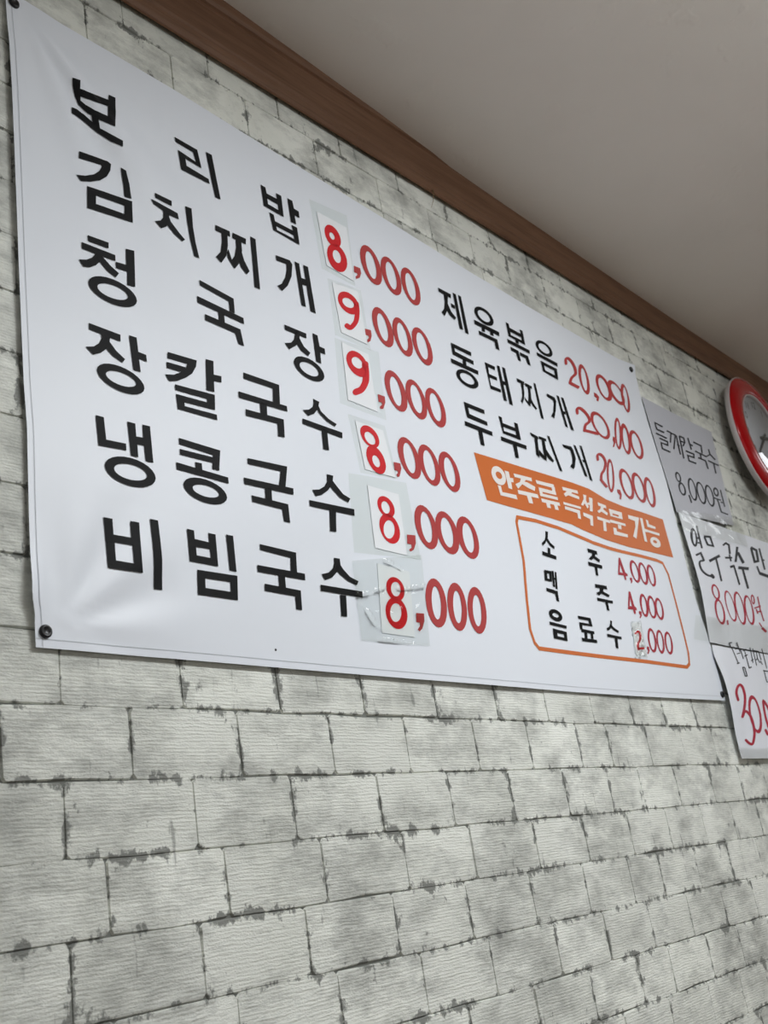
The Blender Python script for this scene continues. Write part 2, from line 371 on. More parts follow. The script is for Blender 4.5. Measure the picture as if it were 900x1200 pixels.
# ---------------------------------------------------------------- sheets and print
TRACED = '''보리밥
H|7041 11593 7096 11592 7161 11608 7153 11524 7155 11458 7259 11453 7323 11469 7367 11495 7421 11538 7467 11566 7504 11581 7568 11594 7684 11602 7677 11682 7785 11677 7806 11475 7801 11402 7793 11359 7780 11307 7730 11171 7712 11114 7702 11067 7637 11057 7579 11057 7472 11068 7281 11128 7156 11213 7098 11328 7058 11472|7171 11348 7264 11336 7366 11336 7428 11352 7466 11371 7515 11406 7565 11444 7607 11467 7675 11491 7665 11433 7655 11397 7640 11353 7604 11258 7587 11190 7528 11182 7475 11182 7378 11195 7248 11243 7177 11289
F|7335 11143 7436 11097 7474 10939 7375 10963
F|7026 11085 7079 11109 7127 11124 7234 11090 7372 11007 7474 10947 7631 10900 7721 10881 7818 10869 7817 10767 7639 10789 7440 10868 7258 10955 7193 10970 7122 10974 7004 10954
F|8853 11525 9310 11523 9350 11180 9029 11205 9048 11077 9480 11036 9493 10951 9213 10955 8946 10967 8894 11296 9247 11245 9215 11423 8867 11432
F|9498 11583 9619 11586 9653 11121 9696 10750 9592 10751 9543 11034 9518 11304
H|10668 11512 10771 11505 10783 11385 11017 11382 11016 11502 11135 11501 11121 11058 10675 11088|10779 11286 11022 11272 11018 11152 10780 11168
F|11286 11522 11399 11520 11413 11366 11524 11352 11516 11213 11404 11220 11408 11030 11288 11034
H|10785 11004 10881 10999 10891 10873 11302 10858 11289 10972 11417 10968 11416 10618 10823 10665|10900 10780 11302 10768 11312 10689 10910 10703
김치찌개
F|7079 10322 7195 10340 7325 10377 7466 10425 7593 10453 7648 10428 7626 10303 7540 10142 7397 9986 7235 9884 7088 9827 7022 9904 7158 9948 7299 10039 7406 10161 7476 10290 7452 10303 7345 10263 7245 10234 7154 10215 7069 10203
F|7799 10431 7879 10408 7934 10205 7958 9969 7839 9952 7838 10137
H|7178 9787 7357 9807 7554 9845 7766 9896 7966 9928 7937 9539 7729 9498 7530 9464 7344 9441 7167 9425|7312 9693 7430 9706 7554 9726 7819 9780 7799 9618 7541 9574 7305 9549
F|8345 10216 8496 10215 8659 10224 8650 10125 8496 10128 8352 10139
F|8279 10091 8506 10060 8754 10047 8769 9944 8585 9940 8321 10022
F|8466 10007 8586 9955 8580 9822 8531 9722 8441 9659 8338 9743 8431 9787 8480 9854 8488 9944
F|8570 9948 8611 9840 8758 9704 8859 9628 8806 9577 8662 9652 8547 9757
F|8946 10283 9077 10305 9044 9939 9061 9669 9110 9403 9014 9410 8957 9714 8935 10012
F|9538 10210 9826 10211 9819 10106 9523 10100
F|9654 10157 9767 10125 9747 9909 9680 9689 9557 9512 9456 9578 9574 9723 9628 9922
F|9881 10212 10156 10208 10142 10098 9868 10104
F|9936 10149 10047 10137 10041 9935 9937 9652 9824 9509 9711 9664 9701 9762 9748 9845 9792 9666 9866 9767 9924 9951
F|10002 9983 10026 9929 10059 9766 10148 9593 10074 9507 9972 9603 9934 9731
F|10262 10301 10373 10292 10351 9802 10329 9325 10214 9326 10241 9790
F|10793 10158 11116 10185 11160 10121 11101 9864 10974 9634 10828 9482 10733 9544 10848 9630 10950 9790 11012 9979 11020 10073 10797 10060
F|11230 10210 11332 10206 11339 9357 11242 9362
F|11334 9927 11474 9933 11476 9813 11338 9794
F|11430 10222 11542 10221 11559 9309 11442 9321 11436 9767
청국장
F|7146 8976 7477 8992 7471 8896 7149 8884
F|7045 8824 7574 8831 7571 8734 7363 8724 7269 8722 7044 8721
F|7232 8761 7378 8738 7331 8638 7245 8536 7148 8465 7049 8439 6986 8525 7101 8567 7192 8636 7250 8714
F|7350 8733 7492 8621 7615 8555 7559 8468 7431 8516 7317 8619
F|7762 9013 7908 9043 7876 8437 7745 8420 7760 8639 7575 8626 7576 8725 7751 8746
B|7888 8218 7870 8166 7826 8117 7760 8076 7676 8045 7580 8026 7480 8020 7381 8028 7291 8049 7215 8081 7158 8122 7124 8169 7115 8220 7130 8271 7171 8319 7233 8360 7313 8392 7407 8413 7507 8420 7607 8414 7701 8394 7781 8362 7842 8320 7878 8271|7742 8233 7732 8204 7705 8177 7663 8152 7610 8132 7550 8119 7486 8112 7423 8112 7365 8120 7316 8134 7280 8154 7257 8179 7251 8206 7261 8234 7286 8261 7326 8285 7377 8306 7437 8320 7501 8327 7564 8327 7624 8320 7674 8306 7712 8286 7736 8261|1
F|9074 9019 9393 8975 9724 8932 9716 8670 9616 8677 9618 8845 9077 8926
F|9001 8717 9433 8680 9883 8644 9882 8535 9429 8570 8995 8604
F|9384 8616 9494 8604 9488 8401 9378 8408
F|9113 8448 9446 8431 9790 8414 9824 8128 9718 8139 9675 8310 9107 8344
F|10768 8830 11250 8822 11237 8728 10766 8735
F|10975 8817 11097 8804 11073 8669 10970 8509 10799 8386 10715 8474 10861 8527 10938 8609 10980 8717
F|11059 8696 11147 8550 11278 8471 11213 8387 11072 8447 10978 8559
F|11405 8883 11518 8875 11527 8671 11644 8663 11638 8551 11521 8556 11502 8337 11391 8347
B|11529 8109 11508 8060 11465 8016 11403 7982 11328 7960 11243 7951 11157 7955 11073 7972 10998 8001 10936 8040 10891 8086 10867 8137 10865 8188 10885 8237 10925 8280 10984 8314 11058 8338 11141 8348 11228 8345 11314 8329 11392 8300 11456 8261 11503 8214 11527 8162|11408 8129 11395 8100 11368 8074 11330 8054 11282 8039 11228 8032 11173 8033 11119 8042 11070 8057 11030 8079 11001 8105 10985 8134 10983 8163 10996 8192 11022 8218 11059 8238 11106 8253 11159 8260 11215 8260 11269 8252 11319 8237 11360 8215 11390 8189 11406 8159|1
장칼국수
F|7082 7591 7570 7578 7564 7472 7081 7494
F|7258 7503 7402 7488 7380 7365 7307 7264 7237 7196 7117 7133 7013 7214 7138 7260 7226 7340 7269 7430
F|7384 7417 7482 7308 7615 7222 7572 7155 7422 7212 7322 7295
F|7712 7620 7834 7624 7844 7406 7972 7399 7974 7295 7846 7302 7857 7103 7741 7099
B|7896 6868 7879 6819 7837 6777 7774 6743 7694 6720 7604 6709 7508 6711 7415 6726 7330 6752 7258 6788 7204 6831 7172 6878 7163 6927 7178 6973 7216 7016 7276 7050 7353 7075 7442 7087 7538 7087 7633 7074 7722 7049 7797 7012 7854 6968 7888 6919|7768 6899 7757 6874 7731 6850 7691 6830 7640 6815 7582 6806 7521 6803 7460 6808 7405 6819 7358 6835 7323 6856 7301 6880 7295 6905 7305 6930 7330 6954 7368 6974 7418 6989 7475 6999 7536 7002 7598 6998 7655 6988 7703 6971 7740 6950 7762 6926|1
F|8349 7567 8861 7591 8836 7484 8749 7343 8634 7249 8475 7149 8330 7101 8270 7190 8425 7233 8567 7321 8652 7409 8681 7481 8333 7465
F|8311 7399 8652 7415 8575 7313 8310 7303
F|9037 7668 9176 7677 9153 7448 9297 7463 9283 7355 9143 7342 9128 7156 8985 7149
F|8424 7081 8770 7096 9128 7112 9102 6862 8559 6843 8557 6779 9124 6794 9122 6707 8772 6706 8433 6704 8423 6932 8972 6949 8973 7006 8423 6993
F|9740 7658 10093 7654 10458 7649 10417 7296 10279 7309 10312 7549 10017 7550 9731 7552
F|9596 7300 10068 7305 10561 7311 10559 7216 10064 7205 9591 7194
F|10001 7234 10138 7242 10116 7021 9987 7016
F|9691 7033 10065 7044 10454 7055 10421 6743 10288 6734 10310 6950 9991 6937 9682 6924
F|11179 7609 11312 7587 11256 7450 11150 7332 11006 7258 10909 7338 11047 7380 11134 7448 11180 7530
F|11261 7558 11319 7421 11474 7324 11648 7277 11597 7218 11406 7277 11265 7376 11211 7453
F|10870 7179 11302 7164 11753 7150 11735 7045 11288 7064 10859 7082
F|11269 7122 11396 7123 11371 6744 11245 6739
냉콩국수
F|7098 6260 7218 6261 7231 5951 7529 5965 7526 5868 7113 5842
F|7577 6293 7699 6295 7699 6108 7812 6118 7813 6309 7933 6314 7936 5786 7818 5784 7814 6003 7705 5997 7704 5812 7594 5812
B|7952 5568 7933 5516 7889 5468 7823 5429 7740 5400 7645 5384 7546 5381 7448 5391 7358 5413 7282 5445 7226 5487 7192 5535 7183 5585 7200 5636 7241 5683 7304 5723 7384 5753 7478 5772 7578 5778 7678 5770 7771 5749 7850 5715 7909 5671 7944 5621|7820 5580 7809 5551 7781 5524 7739 5501 7685 5484 7623 5472 7558 5468 7494 5471 7434 5481 7384 5498 7347 5519 7324 5545 7318 5573 7329 5601 7355 5627 7396 5651 7449 5669 7510 5681 7576 5687 7641 5684 7701 5674 7753 5657 7791 5635 7814 5609|1
F|8400 6257 8749 6244 9110 6230 9049 5908 8929 5909 8970 6130 8396 6164
F|8396 6093 8965 6093 8948 6006 8395 6007
F|8641 5952 8752 5956 8746 5814 8636 5816
F|8313 5878 8746 5857 9197 5835 9196 5742 8745 5758 8313 5773
B|9135 5518 9115 5473 9071 5433 9007 5401 8925 5380 8834 5370 8738 5372 8645 5386 8560 5410 8489 5444 8437 5484 8406 5529 8399 5574 8417 5618 8457 5658 8519 5690 8597 5713 8687 5724 8783 5724 8878 5711 8966 5687 9041 5653 9096 5612 9128 5565|9000 5543 8989 5521 8963 5500 8924 5483 8875 5471 8819 5463 8760 5462 8702 5467 8649 5477 8604 5492 8571 5510 8552 5532 8547 5554 8557 5576 8582 5596 8619 5614 8668 5626 8723 5634 8782 5636 8841 5632 8895 5622 8941 5607 8975 5588 8995 5566|1
F|9610 6224 9990 6240 10387 6256 10288 5883 10161 5890 10238 6147 9915 6139 9602 6131
F|9491 5895 9960 5905 10452 5915 10440 5809 9953 5801 9488 5795
F|9877 5821 10003 5827 9985 5615 9857 5613
F|9598 5643 9943 5638 10300 5633 10290 5339 10170 5343 10167 5528 9602 5544
F|11237 6311 11377 6312 11333 6167 11200 6026 11051 5926 10914 5880 10859 5973 11012 6008 11137 6084 11217 6186
F|11320 6250 11415 6154 11544 6035 11698 5987 11635 5908 11452 5960 11321 6064 11249 6121
F|10760 5787 11244 5801 11752 5817 11737 5705 11235 5695 10756 5687
F|11182 5739 11324 5737 11255 5353 11120 5347
비빔국수
H|7116 4884 7247 4887 7252 4684 7500 4677 7507 4901 7635 4900 7619 4555 7614 4387 7620 4227 7355 4220 7236 4223 7127 4231 7136 4399 7134 4562|7260 4582 7500 4571 7492 4329 7364 4333 7246 4341
F|7805 4979 7924 4975 7930 4695 7933 4444 7907 4047 7785 4047 7800 4380 7805 4698
H|8380 4937 8494 4932 8491 4812 8733 4801 8733 4937 8854 4932 8841 4476 8377 4489|8500 4704 8732 4705 8734 4581 8498 4586
F|9040 4961 9162 4960 9151 4440 9034 4449
H|8487 4388 8815 4387 9156 4387 9118 4039 8780 4042 8456 4046|8602 4285 9023 4284 9010 4145 8590 4151
F|9638 4913 9977 4900 10327 4887 10292 4567 10172 4572 10203 4791 9637 4827
F|9542 4594 9985 4588 10450 4582 10439 4483 9977 4488 9536 4494
F|9920 4519 10043 4509 10034 4319 9907 4317
F|9636 4334 9973 4325 10321 4315 10296 4021 10184 4024 10197 4215 9629 4230
F|11117 4921 11243 4923 11242 4825 11144 4704 11012 4594 10857 4535 10803 4623 10954 4666 11061 4747 11107 4834
F|11212 4862 11285 4764 11413 4659 11593 4611 11539 4539 11360 4584 11192 4671 11123 4728
F|10743 4453 11183 4453 11643 4454 11633 4355 11175 4357 10735 4359
F|11134 4344 11266 4346 11220 4015 11096 4014
price보리밥
F|12788 10743 12956 10755 12965 10655 12901 10533 12792 10461 12784 10509 12854 10575 12842 10607 12764 10591
B|13569 10802 13537 10708 13489 10631 13428 10577 13359 10550 13286 10550 13214 10578 13149 10632 13094 10708 13053 10800 13028 10904 13022 11011 13034 11116 13064 11210 13111 11288 13171 11344 13240 11374 13313 11376 13386 11349 13453 11295 13510 11218 13552 11123 13577 11017 13583 10908|13420 10824 13400 10759 13373 10709 13341 10675 13307 10661 13271 10667 13238 10693 13209 10736 13185 10795 13169 10865 13162 10942 13164 11019 13175 11093 13195 11158 13221 11210 13253 11245 13288 11260 13323 11254 13357 11229 13387 11185 13411 11125 13427 11054 13434 10976 13431 10898|1
B|14127 10785 14094 10691 14045 10616 13983 10563 13914 10536 13842 10537 13771 10565 13706 10618 13652 10694 13612 10786 13589 10889 13584 10995 13597 11099 13629 11192 13676 11269 13737 11324 13806 11354 13879 11355 13951 11328 14018 11274 14073 11198 14114 11104 14138 10998 14142 10889|13989 10812 13967 10746 13939 10695 13906 10660 13869 10646 13832 10652 13797 10678 13767 10722 13743 10781 13727 10852 13720 10930 13723 11009 13735 11084 13755 11150 13783 11202 13817 11237 13853 11253 13891 11248 13926 11222 13957 11177 13981 11117 13998 11045 14004 10966 14001 10887|1
B|14687 10763 14652 10670 14603 10595 14541 10543 14473 10517 14402 10519 14332 10548 14270 10602 14218 10678 14180 10770 14159 10873 14155 10979 14170 11082 14203 11175 14251 11251 14311 11306 14380 11334 14452 11335 14523 11307 14588 11253 14641 11175 14680 11081 14701 10976 14703 10867|14550 10786 14528 10720 14499 10669 14465 10635 14428 10620 14391 10627 14357 10653 14327 10697 14304 10757 14288 10828 14283 10906 14286 10984 14299 11059 14321 11125 14350 11178 14384 11213 14421 11228 14458 11223 14493 11196 14524 11152 14547 11091 14562 11019 14568 10940 14564 10861|1
price김치찌개
F|12799 9440 12960 9459 12957 9348 12895 9218 12808 9161 12808 9213 12870 9276 12861 9316 12784 9305
B|13589 9483 13557 9394 13510 9323 13451 9275 13383 9252 13312 9256 13243 9286 13179 9341 13126 9416 13086 9507 13062 9607 13056 9711 13068 9810 13098 9899 13144 9971 13202 10022 13269 10047 13341 10045 13412 10016 13477 9961 13532 9885 13573 9792 13597 9689 13603 9583|13439 9511 13419 9451 13393 9404 13362 9373 13328 9361 13293 9369 13260 9395 13231 9437 13208 9494 13193 9561 13186 9634 13188 9708 13198 9778 13217 9838 13243 9886 13274 9918 13308 9931 13343 9924 13377 9898 13406 9855 13429 9797 13445 9729 13452 9655 13450 9581|1
B|14122 9455 14089 9366 14042 9296 13983 9248 13917 9227 13849 9232 13782 9263 13721 9319 13671 9396 13634 9487 13613 9588 13609 9692 13623 9792 13654 9880 13700 9952 13758 10002 13824 10026 13893 10023 13962 9992 14024 9936 14076 9858 14114 9764 14135 9661 14137 9555|13992 9491 13971 9429 13943 9381 13910 9349 13874 9337 13838 9345 13805 9372 13775 9416 13752 9475 13736 9544 13730 9619 13733 9695 13745 9767 13765 9830 13793 9879 13826 9911 13862 9924 13898 9917 13932 9891 13963 9846 13986 9786 14002 9716 14008 9640 14005 9563|1
B|14707 9445 14672 9357 14621 9287 14559 9239 14488 9216 14414 9220 14342 9250 14277 9305 14222 9379 14182 9469 14159 9568 14154 9670 14169 9769 14201 9857 14250 9928 14312 9979 14383 10004 14458 10002 14532 9973 14599 9919 14656 9843 14697 9751 14720 9650 14723 9545|14572 9484 14550 9423 14520 9374 14484 9343 14444 9330 14405 9336 14367 9362 14334 9404 14308 9461 14290 9529 14282 9603 14284 9678 14297 9749 14318 9811 14348 9860 14384 9893 14424 9907 14464 9901 14502 9876 14536 9833 14563 9775 14580 9706 14588 9631 14585 9556|1
price청국장
F|12844 8156 13029 8158 13016 8038 12926 7890 12848 7870 12838 7908 12919 7971 12905 8008 12830 8001
B|13651 8199 13618 8110 13569 8040 13507 7992 13437 7969 13363 7974 13291 8005 13224 8060 13168 8135 13127 8226 13102 8326 13095 8429 13108 8528 13139 8616 13187 8688 13248 8739 13318 8764 13393 8761 13467 8732 13535 8677 13592 8600 13635 8507 13660 8404 13666 8299|13494 8223 13473 8162 13446 8114 13413 8083 13377 8070 13341 8078 13307 8104 13277 8148 13253 8205 13237 8274 13230 8348 13233 8423 13244 8494 13264 8556 13292 8605 13324 8638 13360 8651 13397 8644 13431 8618 13462 8574 13486 8515 13502 8446 13509 8370 13506 8295|1
B|14199 8184 14166 8097 14116 8028 14055 7981 13986 7960 13914 7965 13844 7996 13780 8051 13727 8126 13688 8216 13666 8316 13661 8418 13676 8515 13708 8603 13755 8673 13816 8723 13885 8747 13958 8744 14029 8713 14095 8658 14150 8582 14190 8489 14212 8387 14215 8283|14073 8228 14051 8167 14021 8119 13986 8087 13948 8075 13910 8081 13873 8107 13841 8150 13815 8207 13798 8274 13790 8347 13792 8422 13804 8492 13826 8554 13855 8603 13890 8635 13928 8649 13967 8643 14005 8618 14037 8574 14063 8517 14081 8448 14088 8374 14086 8299|1
B|14750 8161 14715 8073 14664 8004 14601 7957 14532 7936 14459 7942 14389 7974 14325 8029 14272 8105 14234 8197 14213 8297 14210 8400 14226 8498 14259 8586 14309 8657 14371 8706 14441 8730 14515 8726 14587 8696 14652 8639 14706 8562 14745 8468 14766 8365 14768 8261|14620 8207 14597 8145 14566 8097 14530 8066 14491 8053 14452 8060 14415 8086 14383 8130 14358 8187 14342 8256 14335 8330 14338 8405 14352 8477 14374 8539 14405 8588 14441 8621 14480 8634 14519 8628 14557 8602 14589 8558 14615 8500 14631 8430 14638 8355 14634 8279|1
price장칼국수
F|12960 6898 13137 6910 13139 6813 13055 6650 12994 6627 12980 6674 13033 6711 13024 6749 12949 6746
B|13697 6915 13664 6829 13614 6760 13551 6713 13479 6691 13404 6695 13331 6725 13263 6778 13206 6850 13163 6938 13138 7035 13131 7134 13144 7231 13176 7317 13224 7387 13286 7436 13357 7461 13433 7459 13509 7431 13578 7378 13637 7304 13680 7214 13706 7114 13711 7012|13550 6943 13528 6881 13499 6832 13465 6800 13428 6787 13390 6793 13354 6818 13323 6861 13298 6918 13281 6985 13274 7059 13276 7134 13288 7205 13309 7267 13338 7317 13372 7350 13409 7364 13448 7359 13484 7334 13516 7291 13541 7233 13558 7164 13565 7090 13562 7014|1
B|14230 6893 14195 6806 14144 6738 14081 6691 14010 6669 13936 6674 13864 6705 13798 6759 13744 6833 13703 6922 13680 7020 13675 7121 13690 7218 13723 7304 13772 7374 13834 7423 13905 7448 13981 7445 14054 7416 14122 7362 14178 7286 14219 7195 14243 7094 14246 6991|14093 6921 14070 6858 14039 6809 14003 6777 13964 6763 13925 6770 13888 6795 13856 6838 13830 6895 13814 6964 13806 7038 13810 7114 13823 7186 13845 7249 13875 7299 13911 7333 13950 7347 13990 7342 14028 7316 14061 7273 14086 7214 14103 7145 14110 7069 14106 6993|1
B|14805 6883 14769 6797 14716 6728 14652 6682 14579 6660 14504 6665 14431 6696 14365 6750 14310 6824 14270 6913 14248 7012 14245 7113 14261 7210 14295 7297 14346 7367 14410 7416 14482 7440 14558 7437 14633 7408 14701 7353 14757 7277 14798 7186 14820 7085 14823 6982|14664 6917 14640 6855 14610 6807 14574 6775 14536 6762 14498 6769 14463 6794 14433 6837 14409 6894 14394 6961 14389 7035 14393 7110 14408 7181 14431 7243 14461 7292 14496 7325 14534 7339 14573 7333 14609 7307 14640 7264 14663 7206 14678 7138 14683 7063 14678 6988|1
price냉콩국수
F|12984 5593 13201 5613 13179 5468 13095 5343 13004 5298 12967 5324 13054 5379 13052 5429 12950 5428
B|13821 5667 13785 5577 13733 5503 13668 5451 13595 5425 13519 5425 13446 5451 13379 5502 13323 5574 13282 5662 13258 5760 13253 5863 13269 5963 13302 6053 13353 6128 13416 6182 13489 6212 13566 6215 13642 6190 13711 6139 13768 6066 13811 5975 13834 5874 13838 5769|13676 5702 13653 5638 13624 5587 13590 5552 13553 5536 13516 5538 13482 5559 13452 5598 13429 5651 13414 5716 13408 5788 13412 5862 13426 5933 13448 5997 13477 6048 13511 6085 13548 6103 13585 6101 13620 6080 13650 6041 13674 5987 13689 5921 13694 5848 13690 5773|1
B|14414 5659 14375 5568 14320 5495 14251 5443 14173 5416 14092 5415 14013 5441 13942 5491 13882 5562 13838 5650 13813 5748 13808 5850 13824 5949 13860 6039 13913 6114 13981 6169 14059 6199 14141 6202 14221 6178 14295 6127 14357 6055 14402 5965 14428 5864 14431 5760|14255 5698 14231 5636 14199 5585 14161 5550 14120 5533 14079 5535 14040 5555 14005 5592 13978 5644 13960 5708 13952 5778 13955 5850 13969 5920 13992 5983 14024 6035 14061 6071 14103 6089 14145 6088 14185 6069 14220 6031 14247 5978 14265 5914 14273 5842 14270 5769|1
B|14996 5658 14956 5567 14900 5493 14830 5440 14752 5414 14672 5414 14594 5440 14525 5491 14467 5564 14426 5652 14403 5751 14400 5855 14419 5955 14456 6046 14511 6122 14579 6177 14656 6206 14738 6209 14817 6184 14889 6133 14949 6059 14992 5968 15015 5866 15016 5760|14854 5692 14829 5629 14796 5578 14758 5543 14718 5526 14677 5528 14639 5549 14607 5587 14582 5640 14566 5705 14561 5776 14565 5850 14581 5921 14605 5985 14638 6037 14675 6073 14716 6091 14757 6090 14795 6069 14829 6031 14854 5977 14870 5911 14875 5838 14870 5764|1
price비빔국수
F|12867 4237 13070 4247 13048 4124 12957 3986 12872 3932 12839 3965 12916 4030 12919 4082 12834 4083
B|13701 4365 13662 4261 13608 4172 13543 4103 13472 4060 13399 4044 13330 4057 13269 4097 13220 4161 13186 4247 13169 4347 13171 4455 13191 4565 13228 4668 13280 4759 13344 4830 13415 4877 13489 4896 13560 4886 13623 4846 13674 4780 13709 4692 13726 4589 13723 4477|13550 4391 13526 4321 13497 4262 13464 4216 13431 4188 13398 4178 13369 4188 13345 4217 13328 4262 13318 4322 13318 4391 13326 4466 13342 4540 13365 4611 13394 4671 13427 4718 13461 4748 13494 4758 13524 4749 13548 4720 13566 4673 13575 4613 13576 4542 13567 4467|1
B|14247 4354 14206 4250 14151 4160 14087 4092 14017 4048 13948 4033 13882 4046 13825 4087 13780 4152 13750 4238 13737 4339 13742 4449 13764 4559 13803 4663 13856 4754 13919 4826 13989 4873 14060 4891 14127 4880 14187 4839 14234 4772 14264 4683 14277 4579 14271 4467|14108 4380 14082 4309 14052 4249 14020 4204 13986 4175 13954 4166 13926 4176 13904 4205 13888 4251 13881 4311 13882 4381 13892 4456 13910 4531 13935 4602 13965 4663 13997 4710 14031 4740 14064 4750 14092 4740 14115 4711 14131 4664 14138 4603 14137 4531 14126 4455|1
B|14805 4349 14762 4245 14706 4156 14640 4088 14569 4045 14498 4030 14432 4043 14374 4083 14330 4148 14300 4234 14288 4334 14294 4442 14318 4552 14359 4655 14413 4746 14478 4817 14549 4863 14621 4882 14689 4870 14749 4830 14796 4763 14826 4675 14838 4572 14831 4460|14662 4371 14636 4302 14604 4243 14570 4198 14535 4170 14501 4160 14472 4170 14448 4199 14432 4244 14424 4303 14425 4372 14436 4446 14454 4520 14480 4590 14511 4650 14545 4696 14581 4726 14615 4736 14645 4727 14669 4698 14686 4652 14694 4591 14692 4521 14681 4446|1
제육볶음
F|15359 11249 15771 11243 15742 11140 15348 11154
F|15521 11171 15657 11195 15589 10956 15519 10772 15390 10601 15312 10660 15434 10795 15495 10975
F|15584 10976 15654 10794 15787 10703 15728 10629 15583 10676 15511 10769
F|15705 11012 15826 11001 15820 10919 15700 10916
F|15853 11316 15957 11311 15951 10472 15836 10466
F|16035 11329 16129 11326 16125 10424 16013 10430
B|17192 11079 17162 11025 17112 10978 17045 10940 16965 10914 16879 10901 16792 10903 16709 10919 16637 10947 16580 10986 16542 11034 16525 11087 16531 11141 16558 11193 16607 11240 16672 11279 16750 11306 16837 11320 16925 11320 17009 11305 17083 11277 17142 11237 17181 11188 17198 11134|17075 11094 17056 11061 17024 11031 16981 11007 16929 10990 16873 10981 16817 10981 16763 10990 16716 11008 16678 11032 16653 11062 16642 11095 16645 11129 16663 11162 16694 11192 16737 11216 16787 11234 16843 11243 16901 11243 16955 11235 17003 11217 17041 11193 17067 11163 17078 11129|1
F|16442 10881 16875 10878 17321 10876 17294 10769 16857 10772 16433 10774
F|16675 10824 16790 10836 16759 10688 16653 10680
F|16976 10830 17085 10830 17065 10694 16948 10683
F|16527 10652 17180 10649 17173 10386 17045 10388 17051 10555 16519 10555
H|17691 11252 17792 11246 17800 11146 18220 11133 18217 11247 18331 11245 18306 10880 17679 10896|17791 11046 18205 11042 18202 10960 17786 10960
F|17931 10908 18049 10910 18037 10815 17923 10812
F|17589 10805 18008 10796 18442 10789 18417 10695 17992 10702 17581 10710
F|17653 10624 17947 10622 17963 10364 17850 10363 17832 10530 17647 10536
F|17996 10604 18312 10605 18334 10371 18218 10370 18190 10510 17982 10516
B|19473 11033 19441 10983 19389 10939 19318 10903 19236 10878 19147 10865 19057 10865 18973 10878 18899 10903 18842 10939 18804 10982 18788 11030 18795 11080 18825 11129 18875 11173 18944 11209 19025 11235 19114 11249 19205 11250 19291 11238 19367 11213 19426 11178 19465 11134 19481 11084|19354 11048 19334 11016 19300 10988 19254 10965 19199 10948 19140 10939 19080 10938 19023 10945 18974 10959 18935 10981 18909 11007 18898 11038 18902 11069 18921 11100 18954 11128 19000 11151 19054 11169 19113 11178 19173 11180 19231 11173 19281 11159 19321 11137 19348 11110 19359 11080|1
F|18742 10842 19161 10832 19590 10821 19560 10723 19144 10739 18737 10753
H|18827 10652 19506 10648 19432 10339 18835 10382|18933 10566 19352 10560 19338 10430 18941 10442
동태찌개
F|15416 10007 16068 9992 16046 9897 15498 9915 15503 9833 16084 9799 16071 9707 15395 9735
F|15714 9745 15823 9740 15801 9605 15688 9596
F|15305 9621 15737 9612 16181 9603 16158 9505 15722 9515 15298 9523
B|16087 9264 16059 9216 16009 9173 15941 9138 15859 9115 15769 9103 15677 9105 15590 9119 15512 9144 15450 9180 15407 9223 15386 9271 15389 9320 15415 9367 15462 9410 15529 9444 15609 9469 15699 9482 15791 9482 15881 9468 15960 9443 16024 9407 16069 9363 16090 9314|15962 9283 15945 9254 15913 9227 15868 9206 15815 9190 15755 9182 15695 9181 15636 9188 15585 9202 15543 9222 15514 9248 15499 9276 15500 9306 15516 9335 15547 9361 15591 9383 15644 9399 15703 9408 15764 9409 15823 9403 15876 9389 15918 9368 15948 9342 15963 9313|1
F|16497 9899 16842 9897 16820 9805 16587 9815 16563 9645 16830 9644 16812 9565 16552 9563 16543 9378 16877 9378 16864 9304 16502 9289
F|16935 9960 17032 9962 17023 9146 16909 9142
F|16980 9627 17138 9619 17131 9537 16976 9533
F|17126 9977 17231 9977 17224 9534 17218 9100 17098 9107
F|17613 9857 17890 9844 17869 9762 17603 9767
F|17735 9819 17843 9809 17793 9550 17726 9397 17621 9256 17578 9303 17676 9437 17727 9640
F|17910 9828 18168 9820 18154 9748 17898 9749
F|17999 9799 18097 9795 18036 9482 17912 9259 17844 9308 17762 9380 17761 9460 17869 9355 17959 9570
F|18023 9506 18083 9373 18185 9292 18132 9243 18019 9315 17956 9406
F|18281 9936 18361 9937 18369 9077 18268 9089
F|18759 9813 19070 9794 19098 9717 18989 9476 18829 9218 18724 9255 18850 9384 18956 9608 18973 9697 18742 9732
F|19176 9889 19273 9878 19316 9112 19219 9112
F|19215 9512 19380 9520 19367 9445 19220 9436
F|19359 9887 19460 9885 19539 9080 19428 9082
두부찌개
F|15442 8712 16097 8703 16082 8609 15550 8618 15550 8476 16109 8447 16101 8360 15770 8369 15448 8377
F|15338 8272 15771 8265 16218 8258 16203 8163 15759 8168 15330 8174
F|15737 8202 15871 8198 15849 7870 15729 7861
H|16577 8699 16684 8693 16672 8563 17110 8561 17114 8690 17244 8690 17237 8315 16607 8320|16667 8476 17099 8481 17094 8396 16659 8383
F|16498 8224 16940 8229 17400 8236 17384 8146 16925 8137 16482 8131
F|16887 8144 17026 8151 17008 7863 16883 7850
F|17667 8600 17955 8571 17940 8504 17681 8520
F|17804 8542 17920 8544 17879 8338 17827 8054 17719 8107 17757 8284
F|17981 8593 18275 8595 18258 8527 17972 8523
F|18079 8556 18192 8556 18176 8328 18091 8042 18011 8056 17843 8123 17876 8260 18024 8150
F|18176 8328 18280 8207 18393 8112 18331 8060 18184 8120 18109 8195
F|18346 8692 18433 8691 18626 7908 18529 7916
F|18883 8606 19235 8627 19286 8541 19292 8349 19162 8119 19083 8049 18986 8103 19102 8202 19166 8379 19150 8526 18921 8541
F|19350 8694 19437 8690 19514 8327 19604 7971 19499 7968 19420 8328
F|19549 8376 19718 8385 19717 8329 19571 8320
F|19603 8738 19695 8737 19737 8320 19799 7915 19689 7919 19638 8323
price제육볶음
F|19905 10415 19896 10398 19897 10385 19908 10378 19928 10377 19953 10383 19980 10395 20004 10411 20023 10428
